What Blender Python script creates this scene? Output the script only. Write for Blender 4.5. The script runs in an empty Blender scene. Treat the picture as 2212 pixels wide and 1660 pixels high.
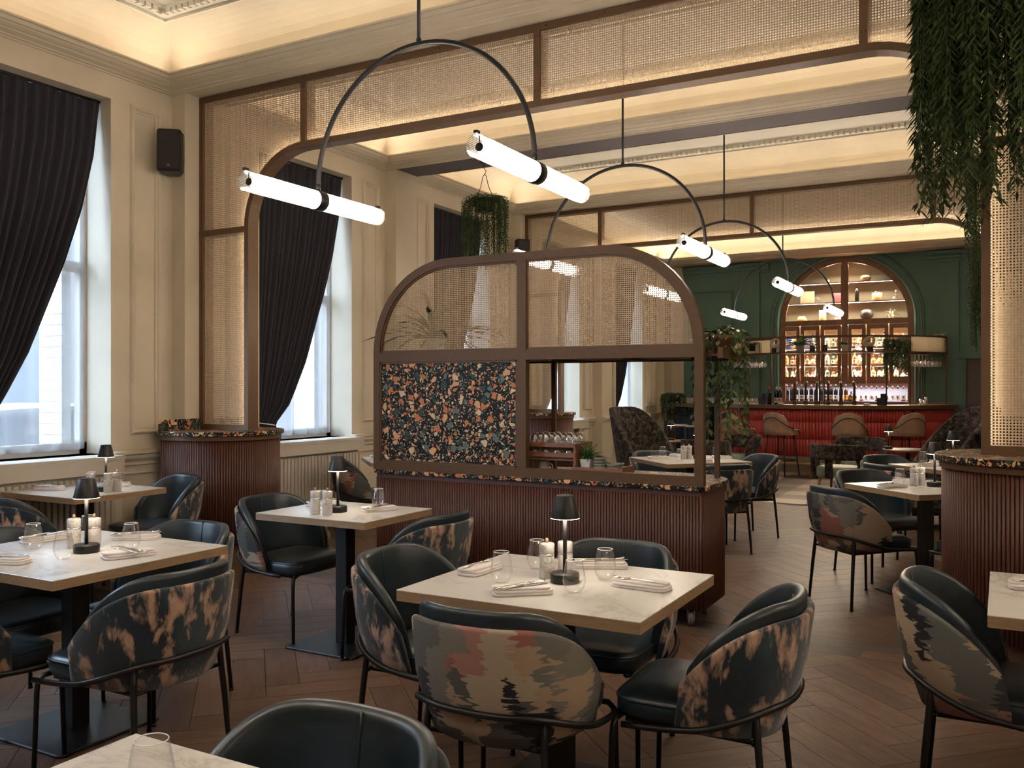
import bpy, math, random
from mathutils import Vector, Matrix
random.seed(7)
PI = math.pi
sc = bpy.context.scene
C = bpy.data.collections.new('restaurant'); sc.collection.children.link(C)

# ---------------------------------------------------------------- camera
YAW = math.radians(28.8)
cam_d = bpy.data.cameras.new('camera'); cam = bpy.data.objects.new('camera', cam_d); C.objects.link(cam)
cam.location = (0, 0, 1.45); cam.rotation_euler = (PI/2, 0, YAW)
cam_d.sensor_fit = 'HORIZONTAL'; cam_d.sensor_width = 36.0; cam_d.lens = 36.0*1926/2212
cam_d.shift_y = 7.0/2212; cam_d.clip_start = 0.05; cam_d.clip_end = 200
sc.camera = cam

# ---------------------------------------------------------------- world: overcast daylight
w = bpy.data.worlds.new('sky'); sc.world = w; w.use_nodes = True
bg = w.node_tree.nodes['Background']; bg.inputs[0].default_value = (0.60, 0.78, 1.0, 1); bg.inputs[1].default_value = 11.0
sc.view_settings.view_transform = 'Standard'; sc.view_settings.look = 'None'
sc.view_settings.exposure = 1.3; sc.view_settings.gamma = 1.0
sc.cycles.transparent_max_bounces = 24
sc.cycles.use_adaptive_sampling = True; sc.cycles.adaptive_threshold = 0.03
sc.cycles.max_bounces = 6; sc.cycles.diffuse_bounces = 3; sc.cycles.glossy_bounces = 3; sc.cycles.transmission_bounces = 4
sc.cycles.caustics_reflective = False; sc.cycles.caustics_refractive = False

LED = (1.0, 0.875, 0.69)
def area_light(name, loc, rot, sx, sy, power, color, spread=PI):
    d = bpy.data.lights.new(name, 'AREA'); d.shape = 'RECTANGLE'; d.size = sx; d.size_y = sy
    d.energy = power; d.color = color; d.spread = spread
    o = bpy.data.objects.new(name, d); C.objects.link(o); o.location = loc; o.rotation_euler = rot
    return o
# window bays: reveal openings (Y range) in the left wall, sky portals outside each
WINDOWS = [(0.31, 1.65), (3.21, 4.54), (6.11, 7.45), (9.01, 10.35), (11.91, 13.25), (14.81, 16.15)]
WALLX = -6.03
for (a, b) in WINDOWS:
    p = area_light('window_portal', (-6.62, (a+b)/2, 2.3), (0, -PI/2, 0), 2.8, b-a, 1, (1, 1, 1))
    p.data.cycles.is_portal = True
# LED cove strips behind the cornice lips.  beams: (near face, far face)
BEAMS = [(-0.66, -0.25), (2.22, 2.22), (5.12, 5.53), (8.03, 8.43), (10.93, 11.33), (16.95, 17.4)]
BAYS = [(-0.25, 5.12), (5.53, 8.03), (8.43, 10.93), (11.33, 16.95)]
RIGHTX = 3.4
LIPZ, CEILZ, SOFFZ = 3.97, 4.30, 3.87
for TILT, COVE_0 in ((0.0, 0.17), (math.radians(66), 0.95)):   # one strip washing the cove, plus an added tilted one to brighten the ceiling
    for (y0, y1) in BAYS:
        COVE_W = COVE_0*(2.0 if y0 > 11 else 1.0)   # the bar bay is lit more strongly
        L = y1-y0; W_ = RIGHTX-WALLX; xc = (RIGHTX+WALLX)/2; z = LIPZ-0.025
        area_light('cove_strip', (WALLX+0.10, (y0+y1)/2, z), (PI, TILT, 0), 0.02, L-0.2, COVE_W*L, LED)
        area_light('cove_strip', (RIGHTX-0.10, (y0+y1)/2, z), (PI, -TILT, 0), 0.02, L-0.2, COVE_W*L, LED)
        area_light('cove_strip', (xc, y0+0.09, z), (PI-TILT, 0, 0), W_-0.2, 0.02, COVE_W*W_, LED)
        area_light('cove_strip', (xc, y1-0.09, z), (PI+TILT, 0, 0), W_-0.2, 0.02, COVE_W*W_, LED)

# ---------------------------------------------------------------- mesh helpers
class MB:
    def __init__(s): s.v = []; s.f = []; s.sm = []
    def add(s, verts, faces, smooth=False):
        n = len(s.v); s.v += [tuple(p) for p in verts]
        for f in faces: s.f.append(tuple(i+n for i in f)); s.sm.append(smooth)
        return s
    def box(s, x0, x1, y0, y1, z0, z1, rz=0, c=None):
        vs = [(x, y, z) for z in (z0, z1) for y in (y0, y1) for x in (x0, x1)]
        if rz:
            cx, cy = c if c else ((x0+x1)/2, (y0+y1)/2); ca, sa = math.cos(rz), math.sin(rz)
            vs = [(cx+(x-cx)*ca-(y-cy)*sa, cy+(x-cx)*sa+(y-cy)*ca, z) for x, y, z in vs]
        return s.add(vs, [(0,2,3,1),(4,5,7,6),(0,1,5,4),(2,6,7,3),(0,4,6,2),(1,3,7,5)])
    def bbox(s, x0, x1, y0, y1, z0, z1, b):
        """box with bevelled edges"""
        import itertools
        X = ((x0, x0+b), (x1, x1-b)); Y = ((y0, y0+b), (y1, y1-b)); Z = ((z0, z0+b), (z1, z1-b))
        vs = []; idx = {}
        for i, j, k in itertools.product((0, 1), repeat=3):
            idx[(i,j,k,0)] = len(vs); vs.append((X[i][0], Y[j][1], Z[k][1]))
            idx[(i,j,k,1)] = len(vs); vs.append((X[i][1], Y[j][0], Z[k][1]))
            idx[(i,j,k,2)] = len(vs); vs.append((X[i][1], Y[j][1], Z[k][0]))
        fs = []
        for s_ in (0, 1):
            q = [(s_,0,0,0),(s_,1,0,0),(s_,1,1,0),(s_,0,1,0)]; fs.append([idx[t] for t in (q if s_ else q[::-1])])
            q = [(0,s_,0,1),(1,s_,0,1),(1,s_,1,1),(0,s_,1,1)]; fs.append([idx[t] for t in (q[::-1] if s_ else q)])
            q = [(0,0,s_,2),(1,0,s_,2),(1,1,s_,2),(0,1,s_,2)]; fs.append([idx[t] for t in (q if s_ else q[::-1])])
        for a in (0, 1):
            for c_ in (0, 1):
                fs.append([idx[(a,c_,0,0)], idx[(a,c_,1,0)], idx[(a,c_,1,1)], idx[(a,c_,0,1)]])
                fs.append([idx[(a,0,c_,0)], idx[(a,1,c_,0)], idx[(a,1,c_,2)], idx[(a,0,c_,2)]])
                fs.append([idx[(0,a,c_,1)], idx[(1,a,c_,1)], idx[(1,a,c_,2)], idx[(0,a,c_,2)]])
        for i, j, k in itertools.product((0, 1), repeat=3): fs.append([idx[(i,j,k,0)], idx[(i,j,k,1)], idx[(i,j,k,2)]])
        return s.add(vs, fs)
    def lathe(s, prof, n=24, c=(0, 0, 0), smooth=True, cap=True, a0=0, a1=2*PI):
        full = abs(a1-a0) > 2*PI-1e-6; m = n if full else n+1
        vs = []
        for r, z in prof:
            for i in range(m):
                a = a0+(a1-a0)*i/n; vs.append((c[0]+r*math.cos(a), c[1]+r*math.sin(a), c[2]+z))
        fs = []
        for k in range(len(prof)-1):
            for i in range(n):
                j = (i+1) % m if full else i+1
                fs.append((k*m+i, k*m+j, (k+1)*m+j, (k+1)*m+i))
        if cap and full:
            if prof[0][0] > 1e-5: fs.append(tuple(range(m))[::-1])
            if prof[-1][0] > 1e-5: fs.append(tuple((len(prof)-1)*m+i for i in range(m)))
        return s.add(vs, fs, smooth)
    def loft(s, rings, close=True, cap=True, smooth=True):
        n = len(rings[0]); vs = [p for r in rings for p in r]; fs = []
        for k in range(len(rings)-1):
            for i in range(n if close else n-1):
                j = (i+1) % n; fs.append((k*n+i, k*n+j, (k+1)*n+j, (k+1)*n+i))
        if cap and close: fs.append(tuple(range(n))[::-1]); fs.append(tuple((len(rings)-1)*n+i for i in range(n)))
        return s.add(vs, fs, smooth)
    def tube(s, pts, r, n=8, closed=False, smooth=True, sq=None):
        """round tube along points; sq=(w,h) gives a rectangular section, h along z-ish"""
        P = [Vector(p) for p in pts]; N = len(P); rings = []; up = None
        for i in range(N):
            a = P[i-1] if (i > 0 or closed) else P[i]; b = P[(i+1) % N] if (i < N-1 or closed) else P[i]
            t = (b-a)
            if t.length < 1e-9: t = Vector((0, 0, 1))
            t.normalize()
            if up is None:
                up = Vector((0, 0, 1)) if abs(t.z) < 0.95 else Vector((0, 1, 0))
            u = up-t*up.dot(t)
            if u.length < 1e-4: u = Vector((1, 0, 0))-t*t.x
            u.normalize(); v = t.cross(u); up = u
            if sq:
                w_, h_ = sq[0]/2, sq[1]/2
                ring = [P[i]+v*a_*w_+u*b_*h_ for a_, b_ in ((-1,-1),(1,-1),(1,1),(-1,1))]
            else:
                rr = r[i] if isinstance(r, (list, tuple)) else r
                ring = [P[i]+(u*math.cos(2*PI*k/n)+v*math.sin(2*PI*k/n))*rr for k in range(n)]
            rings.append([tuple(q) for q in ring])
        if closed: rings.append(rings[0])
        return s.loft(rings, True, not closed, smooth and not sq)
    def prism(s, poly, z0, z1, smooth_side=False):
        n = len(poly); vs = [(x, y, z0) for x, y in poly]+[(x, y, z1) for x, y in poly]
        s.add(vs, [tuple(range(n))[::-1], tuple(range(n, 2*n))])
        return s.add(vs, [(i, (i+1) % n, n+(i+1) % n, n+i) for i in range(n)], smooth_side)
    def xform(s, M):
        s.v = [tuple(M @ Vector(p)) for p in s.v]; return s
    def mesh(s, name, mat):
        me = bpy.data.meshes.new(name); me.from_pydata(s.v, [], s.f)
        me.polygons.foreach_set('use_smooth', s.sm)
        for m in (mat if isinstance(mat, (list, tuple)) else [mat]): me.materials.append(m)
        me.update(); return me
    def build(s, name, mat, parent=None, loc=None, rot=None, kind=None):
        o = bpy.data.objects.new(name, s.mesh(name, mat)); C.objects.link(o)
        if parent: o.parent = parent
        if loc: o.location = loc
        if rot: o.rotation_euler = rot
        if kind: o['kind'] = kind
        return o
def inst(o, parent=None, loc=None, rot=None, scale=None, name=None):
    c = o.copy(); C.objects.link(c); c.parent = parent
    if loc is not None: c.location = loc
    if rot is not None: c.rotation_euler = rot
    if scale is not None: c.scale = scale
    return c
def tag(o, label, cat, group=None, kind=None):
    o['label'] = label; o['category'] = cat
    if group: o['group'] = group
    if kind: o['kind'] = kind
    return o
def thing(name, label, cat, loc=(0, 0, 0), rz=0, group=None):
    o = bpy.data.objects.new(name, None); C.objects.link(o); o.location = loc; o.rotation_euler = (0, 0, rz)
    o.empty_display_size = 0.1
    return tag(o, label, cat, group)
def struct(o): o['kind'] = 'structure'; return o
def dup(root, loc, rz=0, label=None, group=None):
    r = root.copy(); C.objects.link(r); r.location = loc; r.rotation_euler = (0, 0, rz)
    if label: r['label'] = label
    if group: r['group'] = group
    def rec(src, dst):
        for ch in src.children:
            c = ch.copy(); C.objects.link(c); c.parent = dst; rec(ch, c)
    rec(root, r)
    return r
def superell(a, b, n, m=48, cx=0, cy=0):
    out = []
    for i in range(m):
        t = 2*PI*i/m; c, s_ = math.cos(t), math.sin(t)
        out.append((cx+a*math.copysign(abs(c)**(2/n), c), cy+b*math.copysign(abs(s_)**(2/n), s_)))
    return out
def smooth01(t): t = max(0, min(1, t)); return t*t*(3-2*t)
# ---------------------------------------------------------------- materials
class NT:
    def __init__(s, name):
        s.m = bpy.data.materials.new(name); s.m.use_nodes = True; s.t = s.m.node_tree; s.n = s.t.nodes; s.l = s.t.links
        s.b = s.n['Principled BSDF']; s.out = s.n['Material Output']
    def node(s, typ, **kw):
        n = s.n.new(typ)
        for k, v in kw.items():
            if k.startswith('i_'):
                key = k[2:]; key = int(key) if key.isdigit() else key
                n.inputs[key].default_value = v
            else: setattr(n, k, v)
        return n
    def link(s, a, b): s.l.new(a, b); return b
    def coord(s, which='Object', scale=(1, 1, 1), loc=(0, 0, 0), rnd=False):
        tc = s.node('ShaderNodeTexCoord'); mp = s.node('ShaderNodeMapping')
        mp.inputs['Scale'].default_value = scale; mp.inputs['Location'].default_value = loc
        s.link(tc.outputs[which], mp.inputs[0])
        if rnd:
            oi = s.node('ShaderNodeObjectInfo'); mu = s.node('ShaderNodeVectorMath', operation='SCALE'); mu.inputs[3].default_value = 37.0
            cb = s.node('ShaderNodeCombineXYZ')
            for i in range(3): s.link(oi.outputs['Random'], cb.inputs[i])
            s.link(cb.outputs[0], mu.inputs[0]); s.link(mu.outputs[0], mp.inputs['Location'])
        return mp.outputs[0]
    def noise(s, vec, scale, detail=4, rough=.55, dist=0.0):
        n = s.node('ShaderNodeTexNoise'); n.inputs['Scale'].default_value = scale; n.inputs['Detail'].default_value = detail
        n.inputs['Roughness'].default_value = rough; n.inputs['Distortion'].default_value = dist
        if vec: s.link(vec, n.inputs['Vector'])
        return n.outputs[0]
    def ramp(s, fac, stops, interp='LINEAR'):
        r = s.node('ShaderNodeValToRGB'); r.color_ramp.interpolation = interp
        e = r.color_ramp.elements
        while len(e) < len(stops): e.new(0.5)
        for i, (p, c) in enumerate(stops): e[i].position = p; e[i].color = (*c, 1) if len(c) == 3 else c
        s.link(fac, r.inputs[0]); return r.outputs[0]
    def mix(s, fac, a, b, mode='MIX'):
        m = s.node('ShaderNodeMix', data_type='RGBA', blend_type=mode)
        for sock, v in ((m.inputs[0], fac), (m.inputs[6], a), (m.inputs[7], b)):
            if isinstance(v, (int, float)): sock.default_value = v
            elif isinstance(v, tuple): sock.default_value = (*v, 1) if len(v) == 3 else v
            else: s.link(v, sock)
        return m.outputs[2]
    def math(s, op, a, b=None, c=None):
        m = s.node('ShaderNodeMath', operation=op)
        for i, v in enumerate((a, b, c)):
            if v is None: continue
            if isinstance(v, (int, float)): m.inputs[i].default_value = v
            else: s.link(v, m.inputs[i])
        return m.outputs[0]
    def bump(s, h, strength=.3, dist=.01):
        b = s.node('ShaderNodeBump'); b.inputs['Strength'].default_value = strength; b.inputs['Distance'].default_value = dist
        s.link(h, b.inputs['Height']); s.link(b.outputs[0], s.b.inputs['Normal'])
    def setc(s, c, rough=.5, metal=0.0, spec=.5):
        if isinstance(c, tuple): s.b.inputs['Base Color'].default_value = (*c, 1)
        else: s.link(c, s.b.inputs['Base Color'])
        s.b.inputs['Roughness'].default_value = rough; s.b.inputs['Metallic'].default_value = metal
        s.b.inputs['Specular IOR Level'].default_value = spec
        return s.m
def paint(name, c, rough=.6, var=.06, bump=.06):
    t = NT(name); v = t.coord('Object'); n = t.noise(v, 2.5, 5)
    lo = tuple(x*(1-var) for x in c); hi = tuple(min(1, x*(1+var)) for x in c)
    t.setc(t.ramp(n, [(.3, lo), (.7, hi)]), rough, 0, .3)
    n2 = t.noise(v, 60, 3); t.bump(n2, bump, .004); return t.m
def plain(name, c, rough=.5, metal=0.0, spec=.5):
    t = NT(name); v = t.coord('Object'); n = t.noise(v, 30, 2)
    lo = tuple(x*.93 for x in c); hi = tuple(min(1, x*1.05) for x in c)
    return t.setc(t.ramp(n, [(.3, lo), (.7, hi)]), rough, metal, spec)
def emit(name, c, strength):
    t = NT(name); e = t.node('ShaderNodeEmission'); e.inputs[0].default_value = (*c, 1); e.inputs[1].default_value = strength
    t.link(e.outputs[0], t.out.inputs[0]); return t.m
def wood(name, a, b, rough=.45, scale=(1, 14, 14), rnd=True):
    t = NT(name); v = t.coord('Object', scale, rnd=rnd); n = t.noise(v, 3.0, 6, .6, .4); n2 = t.noise(v, 12, 4)
    c = t.ramp(n, [(.25, a), (.75, b)]); t.setc(t.mix(t.math('MULTIPLY', n2, .5), c, tuple(x*.6 for x in a)), rough)
    t.bump(n, .1, .003); return t.m
def fade_glass(name, tint=(1, 1, 1), rough=.02, base=.06, op=0.0):
    """thin clear glass: straight-through transmission with a fresnel reflection"""
    t = NT(name); tr = t.node('ShaderNodeBsdfTransparent'); tr.inputs[0].default_value = (*tint, 1)
    gl = t.node('ShaderNodeBsdfGlossy'); gl.inputs['Roughness'].default_value = rough
    lw = t.node('ShaderNodeLayerWeight'); lw.inputs[0].default_value = .35
    f = t.math('ADD', t.math('MULTIPLY', t.math('POWER', lw.outputs['Facing'], 3.0), .6), base)
    mx = t.node('ShaderNodeMixShader'); t.link(f, mx.inputs[0]); t.link(tr.outputs[0], mx.inputs[1]); t.link(gl.outputs[0], mx.inputs[2])
    t.link(mx.outputs[0], t.out.inputs[0]); return t.m
def terrazzo(name, sc_=1.0, rough=.4):
    t = NT(name); v0 = t.coord('Object', (sc_, sc_, sc_))
    wob = t.noise(v0, 24, 2); wv = t.node('ShaderNodeVectorMath', operation='SCALE')
    nn = t.node('ShaderNodeTexNoise'); nn.inputs['Scale'].default_value = 22; t.link(v0, nn.inputs['Vector'])
    t.link(nn.outputs['Color'], wv.inputs[0]); wv.inputs[3].default_value = .007
    va = t.node('ShaderNodeVectorMath', operation='ADD'); t.link(v0, va.inputs[0]); t.link(wv.outputs[0], va.inputs[1]); v = va.outputs[0]
    def layer(base, scale, keep, cols, gap, rnd=.95):
        e = t.node('ShaderNodeTexVoronoi', feature='DISTANCE_TO_EDGE'); e.inputs['Scale'].default_value = scale; e.inputs['Randomness'].default_value = rnd
        c = t.node('ShaderNodeTexVoronoi', feature='F1'); c.inputs['Scale'].default_value = scale; c.inputs['Randomness'].default_value = rnd
        t.link(v, e.inputs['Vector']); t.link(v, c.inputs['Vector'])
        sp = t.node('ShaderNodeSeparateColor'); t.link(c.outputs['Color'], sp.inputs[0])
        k = t.math('LESS_THAN', sp.outputs[0], keep)
        g = t.math('GREATER_THAN', e.outputs['Distance'], t.math('ADD', gap*.5, t.math('MULTIPLY', sp.outputs[2], gap)))
        col = t.ramp(sp.outputs[1], [(i/len(cols), q) for i, q in enumerate(cols)], 'CONSTANT')
        return t.mix(t.math('MULTIPLY', k, g), base, col)
    dark = t.ramp(t.noise(v0, 18, 5), [(.35, (.006, .006, .006)), (.7, (.020, .022, .020))])
    peach, orange, cream, green, grey = (.62, .33, .17), (.50, .17, .07), (.62, .47, .29), (.035, .065, .055), (.11, .15, .14)
    b = layer(dark, 100, .30, [cream, peach, orange], .12)
    b = layer(b, 42, .36, [peach, green, cream, orange, green], .13)
    b = layer(b, 22, .36, [peach, green, orange, cream, green, peach, grey, orange], .12)
    return t.setc(b, rough, 0, .12)
def tiedye(name):
    t = NT(name); v = t.coord('Object', (1.0, 1.0, .42), rnd=True)
    n = t.noise(v, 15, 4, .6, .35); n2 = t.noise(v, 30, 5, .6); n3 = t.noise(v, 8, 3)
    base = t.ramp(n3, [(.3, (.008, .010, .018)), (.55, (.012, .024, .036)), (.75, (.03, .055, .065))])
    pe = t.ramp(n2, [(.3, (.20, .15, .10)), (.48, (.42, .25, .17)), (.7, (.50, .34, .24))])
    k = t.ramp(n, [(.50, (0, 0, 0)), (.60, (1, 1, 1))])
    c = t.mix(k, base, pe); f = t.noise(t.coord('Object', (60, 60, 300)), 3, 2)
    t.setc(t.mix(t.math('MULTIPLY', f, .35), c, (.01, .01, .012)), .85, 0, .2); t.bump(f, .2, .002)
    t.b.inputs['Sheen Weight'].default_value = .3; return t.m
def abstract(name):
    t = NT(name); v = t.coord('Object', (1, 1, 1), rnd=True)
    nz = t.node('ShaderNodeTexNoise'); nz.inputs['Scale'].default_value = 26; nz.inputs['Detail'].default_value = 3; t.link(t.coord('Object', (.25, .25, 3.0)), nz.inputs['Vector'])
    sc_ = t.node('ShaderNodeVectorMath', operation='MULTIPLY'); t.link(nz.outputs['Color'], sc_.inputs[0]); sc_.inputs[1].default_value = (.10, .10, .01)
    va = t.node('ShaderNodeVectorMath', operation='ADD'); t.link(v, va.inputs[0]); t.link(sc_.outputs[0], va.inputs[1])
    def vor(scale, mult):
        mp = t.node('ShaderNodeMapping'); mp.inputs['Scale'].default_value = mult; t.link(va.outputs[0], mp.inputs[0])
        c = t.node('ShaderNodeTexVoronoi', feature='F1', distance='CHEBYCHEV'); c.inputs['Scale'].default_value = scale; c.inputs['Randomness'].default_value = .9
        t.link(mp.outputs[0], c.inputs['Vector']); sp = t.node('ShaderNodeSeparateColor'); t.link(c.outputs['Color'], sp.inputs[0]); return sp
    a = vor(7.5, (1, .55, .75)); b = vor(13, (1, .6, .5))
    cols = [(.38, .28, .19), (.11, .105, .095), (.44, .33, .23), (.16, .15, .13), (.36, .18, .15), (.05, .05, .052), (.41, .33, .24), (.13, .125, .115)]
    c1 = t.ramp(a.outputs[1], [(i/8, q) for i, q in enumerate(cols)], 'CONSTANT')
    c2 = t.ramp(b.outputs[1], [(0, (.38, .27, .18)), (.3, (.10, .10, .09)), (.55, (.02, .02, .025)), (.7, (.30, .12, .10)), (.85, (.2, .18, .15))], 'CONSTANT')
    c = t.mix(t.math('LESS_THAN', b.outputs[0], .3), c1, c2)
    wv = t.node('ShaderNodeTexWave', bands_direction='Z'); wv.inputs['Scale'].default_value = 160; wv.inputs['Distortion'].default_value = 6; t.link(v, wv.inputs['Vector'])
    t.setc(t.mix(t.math('MULTIPLY', wv.outputs[0], .28), c, (.05, .05, .045)), .9, 0, .15); t.bump(wv.outputs[0], .25, .002); return t.m
def leather(name, c, rough=.36):
    t = NT(name); v = t.coord('Object', rnd=True); n = t.noise(v, 7, 4)
    t.setc(t.ramp(n, [(.3, tuple(x*.75 for x in c)), (.7, tuple(x*1.25 for x in c))]), rough, 0, .5)
    vo = t.node('ShaderNodeTexVoronoi'); vo.inputs['Scale'].default_value = 300; t.link(v, vo.inputs['Vector']); n2 = t.noise(v, 14, 3)
    t.bump(t.math('ADD', t.math('MULTIPLY', vo.outputs['Distance'], .3), t.math('MULTIPLY', n2, 2.0)), .12, .004); return t.m
def velvet(name):
    t = NT(name); v = t.coord('Object', rnd=True); n = t.noise(v, 16, 9, .78, .6); n2 = t.noise(v, 4, 4)
    c = t.ramp(n, [(.40, (.006, .005, .006)), (.50, (.030, .022, .020)), (.57, (.085, .066, .045)), (.66, (.17, .15, .11))])
    t.setc(t.mix(t.ramp(n2, [(.5, (0, 0, 0)), (.8, (.5, .5, .5))]), c, (.045, .028, .04)), .9, 0, .1); t.b.inputs['Sheen Weight'].default_value = .08; return t.m
def marble(name, base=(.54, .515, .48), vein=.75, sc_=2.6):
    t = NT(name); v = t.coord('Object', rnd=True)
    n = t.noise(v, sc_, 8, .62, 1.6); d = t.math('ABSOLUTE', t.math('SUBTRACT', n, .5))
    k = t.ramp(d, [(0.0, (1, 1, 1)), (.012, (.4, .4, .4)), (.06, (0, 0, 0))]); m = t.noise(v, sc_*.7, 2)
    k2 = t.math('MULTIPLY', k, t.ramp(m, [(.40, (0, 0, 0)), (.58, (1, 1, 1))]))
    return t.setc(t.mix(t.math('MULTIPLY', k2, vein), base, (.16, .13, .11)), .28)
def cane(name, p, r=.31, col=(.46, .36, .26)):
    t = NT(name); tc = t.node('ShaderNodeTexCoord'); sp = t.node('ShaderNodeSeparateXYZ'); t.link(tc.outputs['UV'], sp.inputs[0])
    fx = t.math('SUBTRACT', t.math('FRACT', t.math('DIVIDE', sp.outputs[0], p)), .5)
    fz = t.math('SUBTRACT', t.math('FRACT', t.math('DIVIDE', sp.outputs[1], p)), .5)
    d2 = t.math('SQRT', t.math('ADD', t.math('MULTIPLY', fx, fx), t.math('MULTIPLY', fz, fz)))
    man = t.math('MULTIPLY', t.math('ADD', t.math('ABSOLUTE', fx), t.math('ABSOLUTE', fz)), .80)
    hole = t.math('LESS_THAN', t.math('MAXIMUM', d2, man), r)
    df = t.node('ShaderNodeBsdfDiffuse'); n = t.noise(tc.outputs['UV'], 40, 3)
    t.link(t.ramp(n, [(.3, tuple(x*.8 for x in col)), (.7, tuple(x*1.15 for x in col))]), df.inputs[0])
    tl = t.node('ShaderNodeBsdfTranslucent'); tl.inputs[0].default_value = (*col, 1)
    m0 = t.node('ShaderNodeMixShader'); m0.inputs[0].default_value = .4; t.link(df.outputs[0], m0.inputs[1]); t.link(tl.outputs[0], m0.inputs[2])
    tr = t.node('ShaderNodeBsdfTransparent'); mx = t.node('ShaderNodeMixShader')
    t.link(hole, mx.inputs[0]); t.link(m0.outputs[0], mx.inputs[1]); t.link(tr.outputs[0], mx.inputs[2]); t.link(mx.outputs[0], t.out.inputs[0])
    bp = t.node('ShaderNodeBump'); bp.inputs['Strength'].default_value = .6; bp.inputs['Distance'].default_value = .003
    t.link(d2, bp.inputs['Height']); t.link(bp.outputs[0], df.inputs['Normal']); return t.m
def sheer(name):
    t = NT(name); v = t.coord('Object', (1, 1, 1)); tr = t.node('ShaderNodeBsdfTransparent'); tl = t.node('ShaderNodeBsdfTranslucent'); df = t.node('ShaderNodeBsdfDiffuse')
    tl.inputs[0].default_value = (.22, .22, .235, 1); df.inputs[0].default_value = (.8, .79, .79, 1)
    m1 = t.node('ShaderNodeMixShader'); m1.inputs[0].default_value = .5; t.link(tl.outputs[0], m1.inputs[1]); t.link(df.outputs[0], m1.inputs[2])
    m2 = t.node('ShaderNodeMixShader'); m2.inputs[0].default_value = .5; t.link(tr.outputs[0], m2.inputs[1]); t.link(m1.outputs[0], m2.inputs[2])
    t.link(m2.outputs[0], t.out.inputs[0]); return t.m
def tubeglass(name):
    t = NT(name); tr = t.node('ShaderNodeBsdfTransparent'); tl = t.node('ShaderNodeBsdfTranslucent'); gl = t.node('ShaderNodeBsdfGlossy')
    tl.inputs[0].default_value = (.95, .92, .88, 1); gl.inputs['Roughness'].default_value = .15
    m1 = t.node('ShaderNodeMixShader'); m1.inputs[0].default_value = .30; t.link(tr.outputs[0], m1.inputs[1]); t.link(tl.outputs[0], m1.inputs[2])
    m2 = t.node('ShaderNodeMixShader'); m2.inputs[0].default_value = .08; t.link(m1.outputs[0], m2.inputs[1]); t.link(gl.outputs[0], m2.inputs[2])
    t.link(m2.outputs[0], t.out.inputs[0]); return t.m
def plankwood(name, dark=False):
    t = NT(name); tc = t.node('ShaderNodeTexCoord'); oi = t.node('ShaderNodeObjectInfo'); ge = t.node('ShaderNodeNewGeometry')
    rn = t.math('FRACT', t.math('ADD', oi.outputs['Random'], ge.outputs['Random Per Island']))
    cb = t.node('ShaderNodeCombineXYZ'); t.link(t.math('MULTIPLY', rn, 41.0), cb.inputs[0]); t.link(t.math('MULTIPLY', rn, 17.0), cb.inputs[1])
    def co(sx, sy):
        mp = t.node('ShaderNodeMapping'); mp.inputs['Scale'].default_value = (sx, sy, 1); t.link(tc.outputs['UV'], mp.inputs[0]); t.link(cb.outputs[0], mp.inputs['Location']); return mp.outputs[0]
    n = t.noise(co(1.6, 9), 2.6, 7, .62, 1.1); n2 = t.noise(co(8, 90), 2.5, 3)
    a, b = ((.092, .051, .033), (.168, .100, .066)) if not dark else ((.050, .038, .031), (.10, .076, .058))
    hv = t.node('ShaderNodeHueSaturation')
    c = t.mix(t.math('MULTIPLY', n2, .4), t.ramp(n, [(.28, a), (.7, b)]), tuple(x*.65 for x in a))
    t.link(c, hv.inputs['Color']); t.link(t.math('ADD', t.math('MULTIPLY', rn, .4), .8), hv.inputs['Value'])
    t.setc(hv.outputs[0], .48, 0, .22); t.bump(n2, .12, .002); return t.m
def foliage(name, a, b):
    t = NT(name); n = t.noise(t.coord('Object'), 14, 3)
    c = t.ramp(n, [(.3, a), (.7, b)]); t.setc(c, .5, 0, .35)
    return t.m

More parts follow.
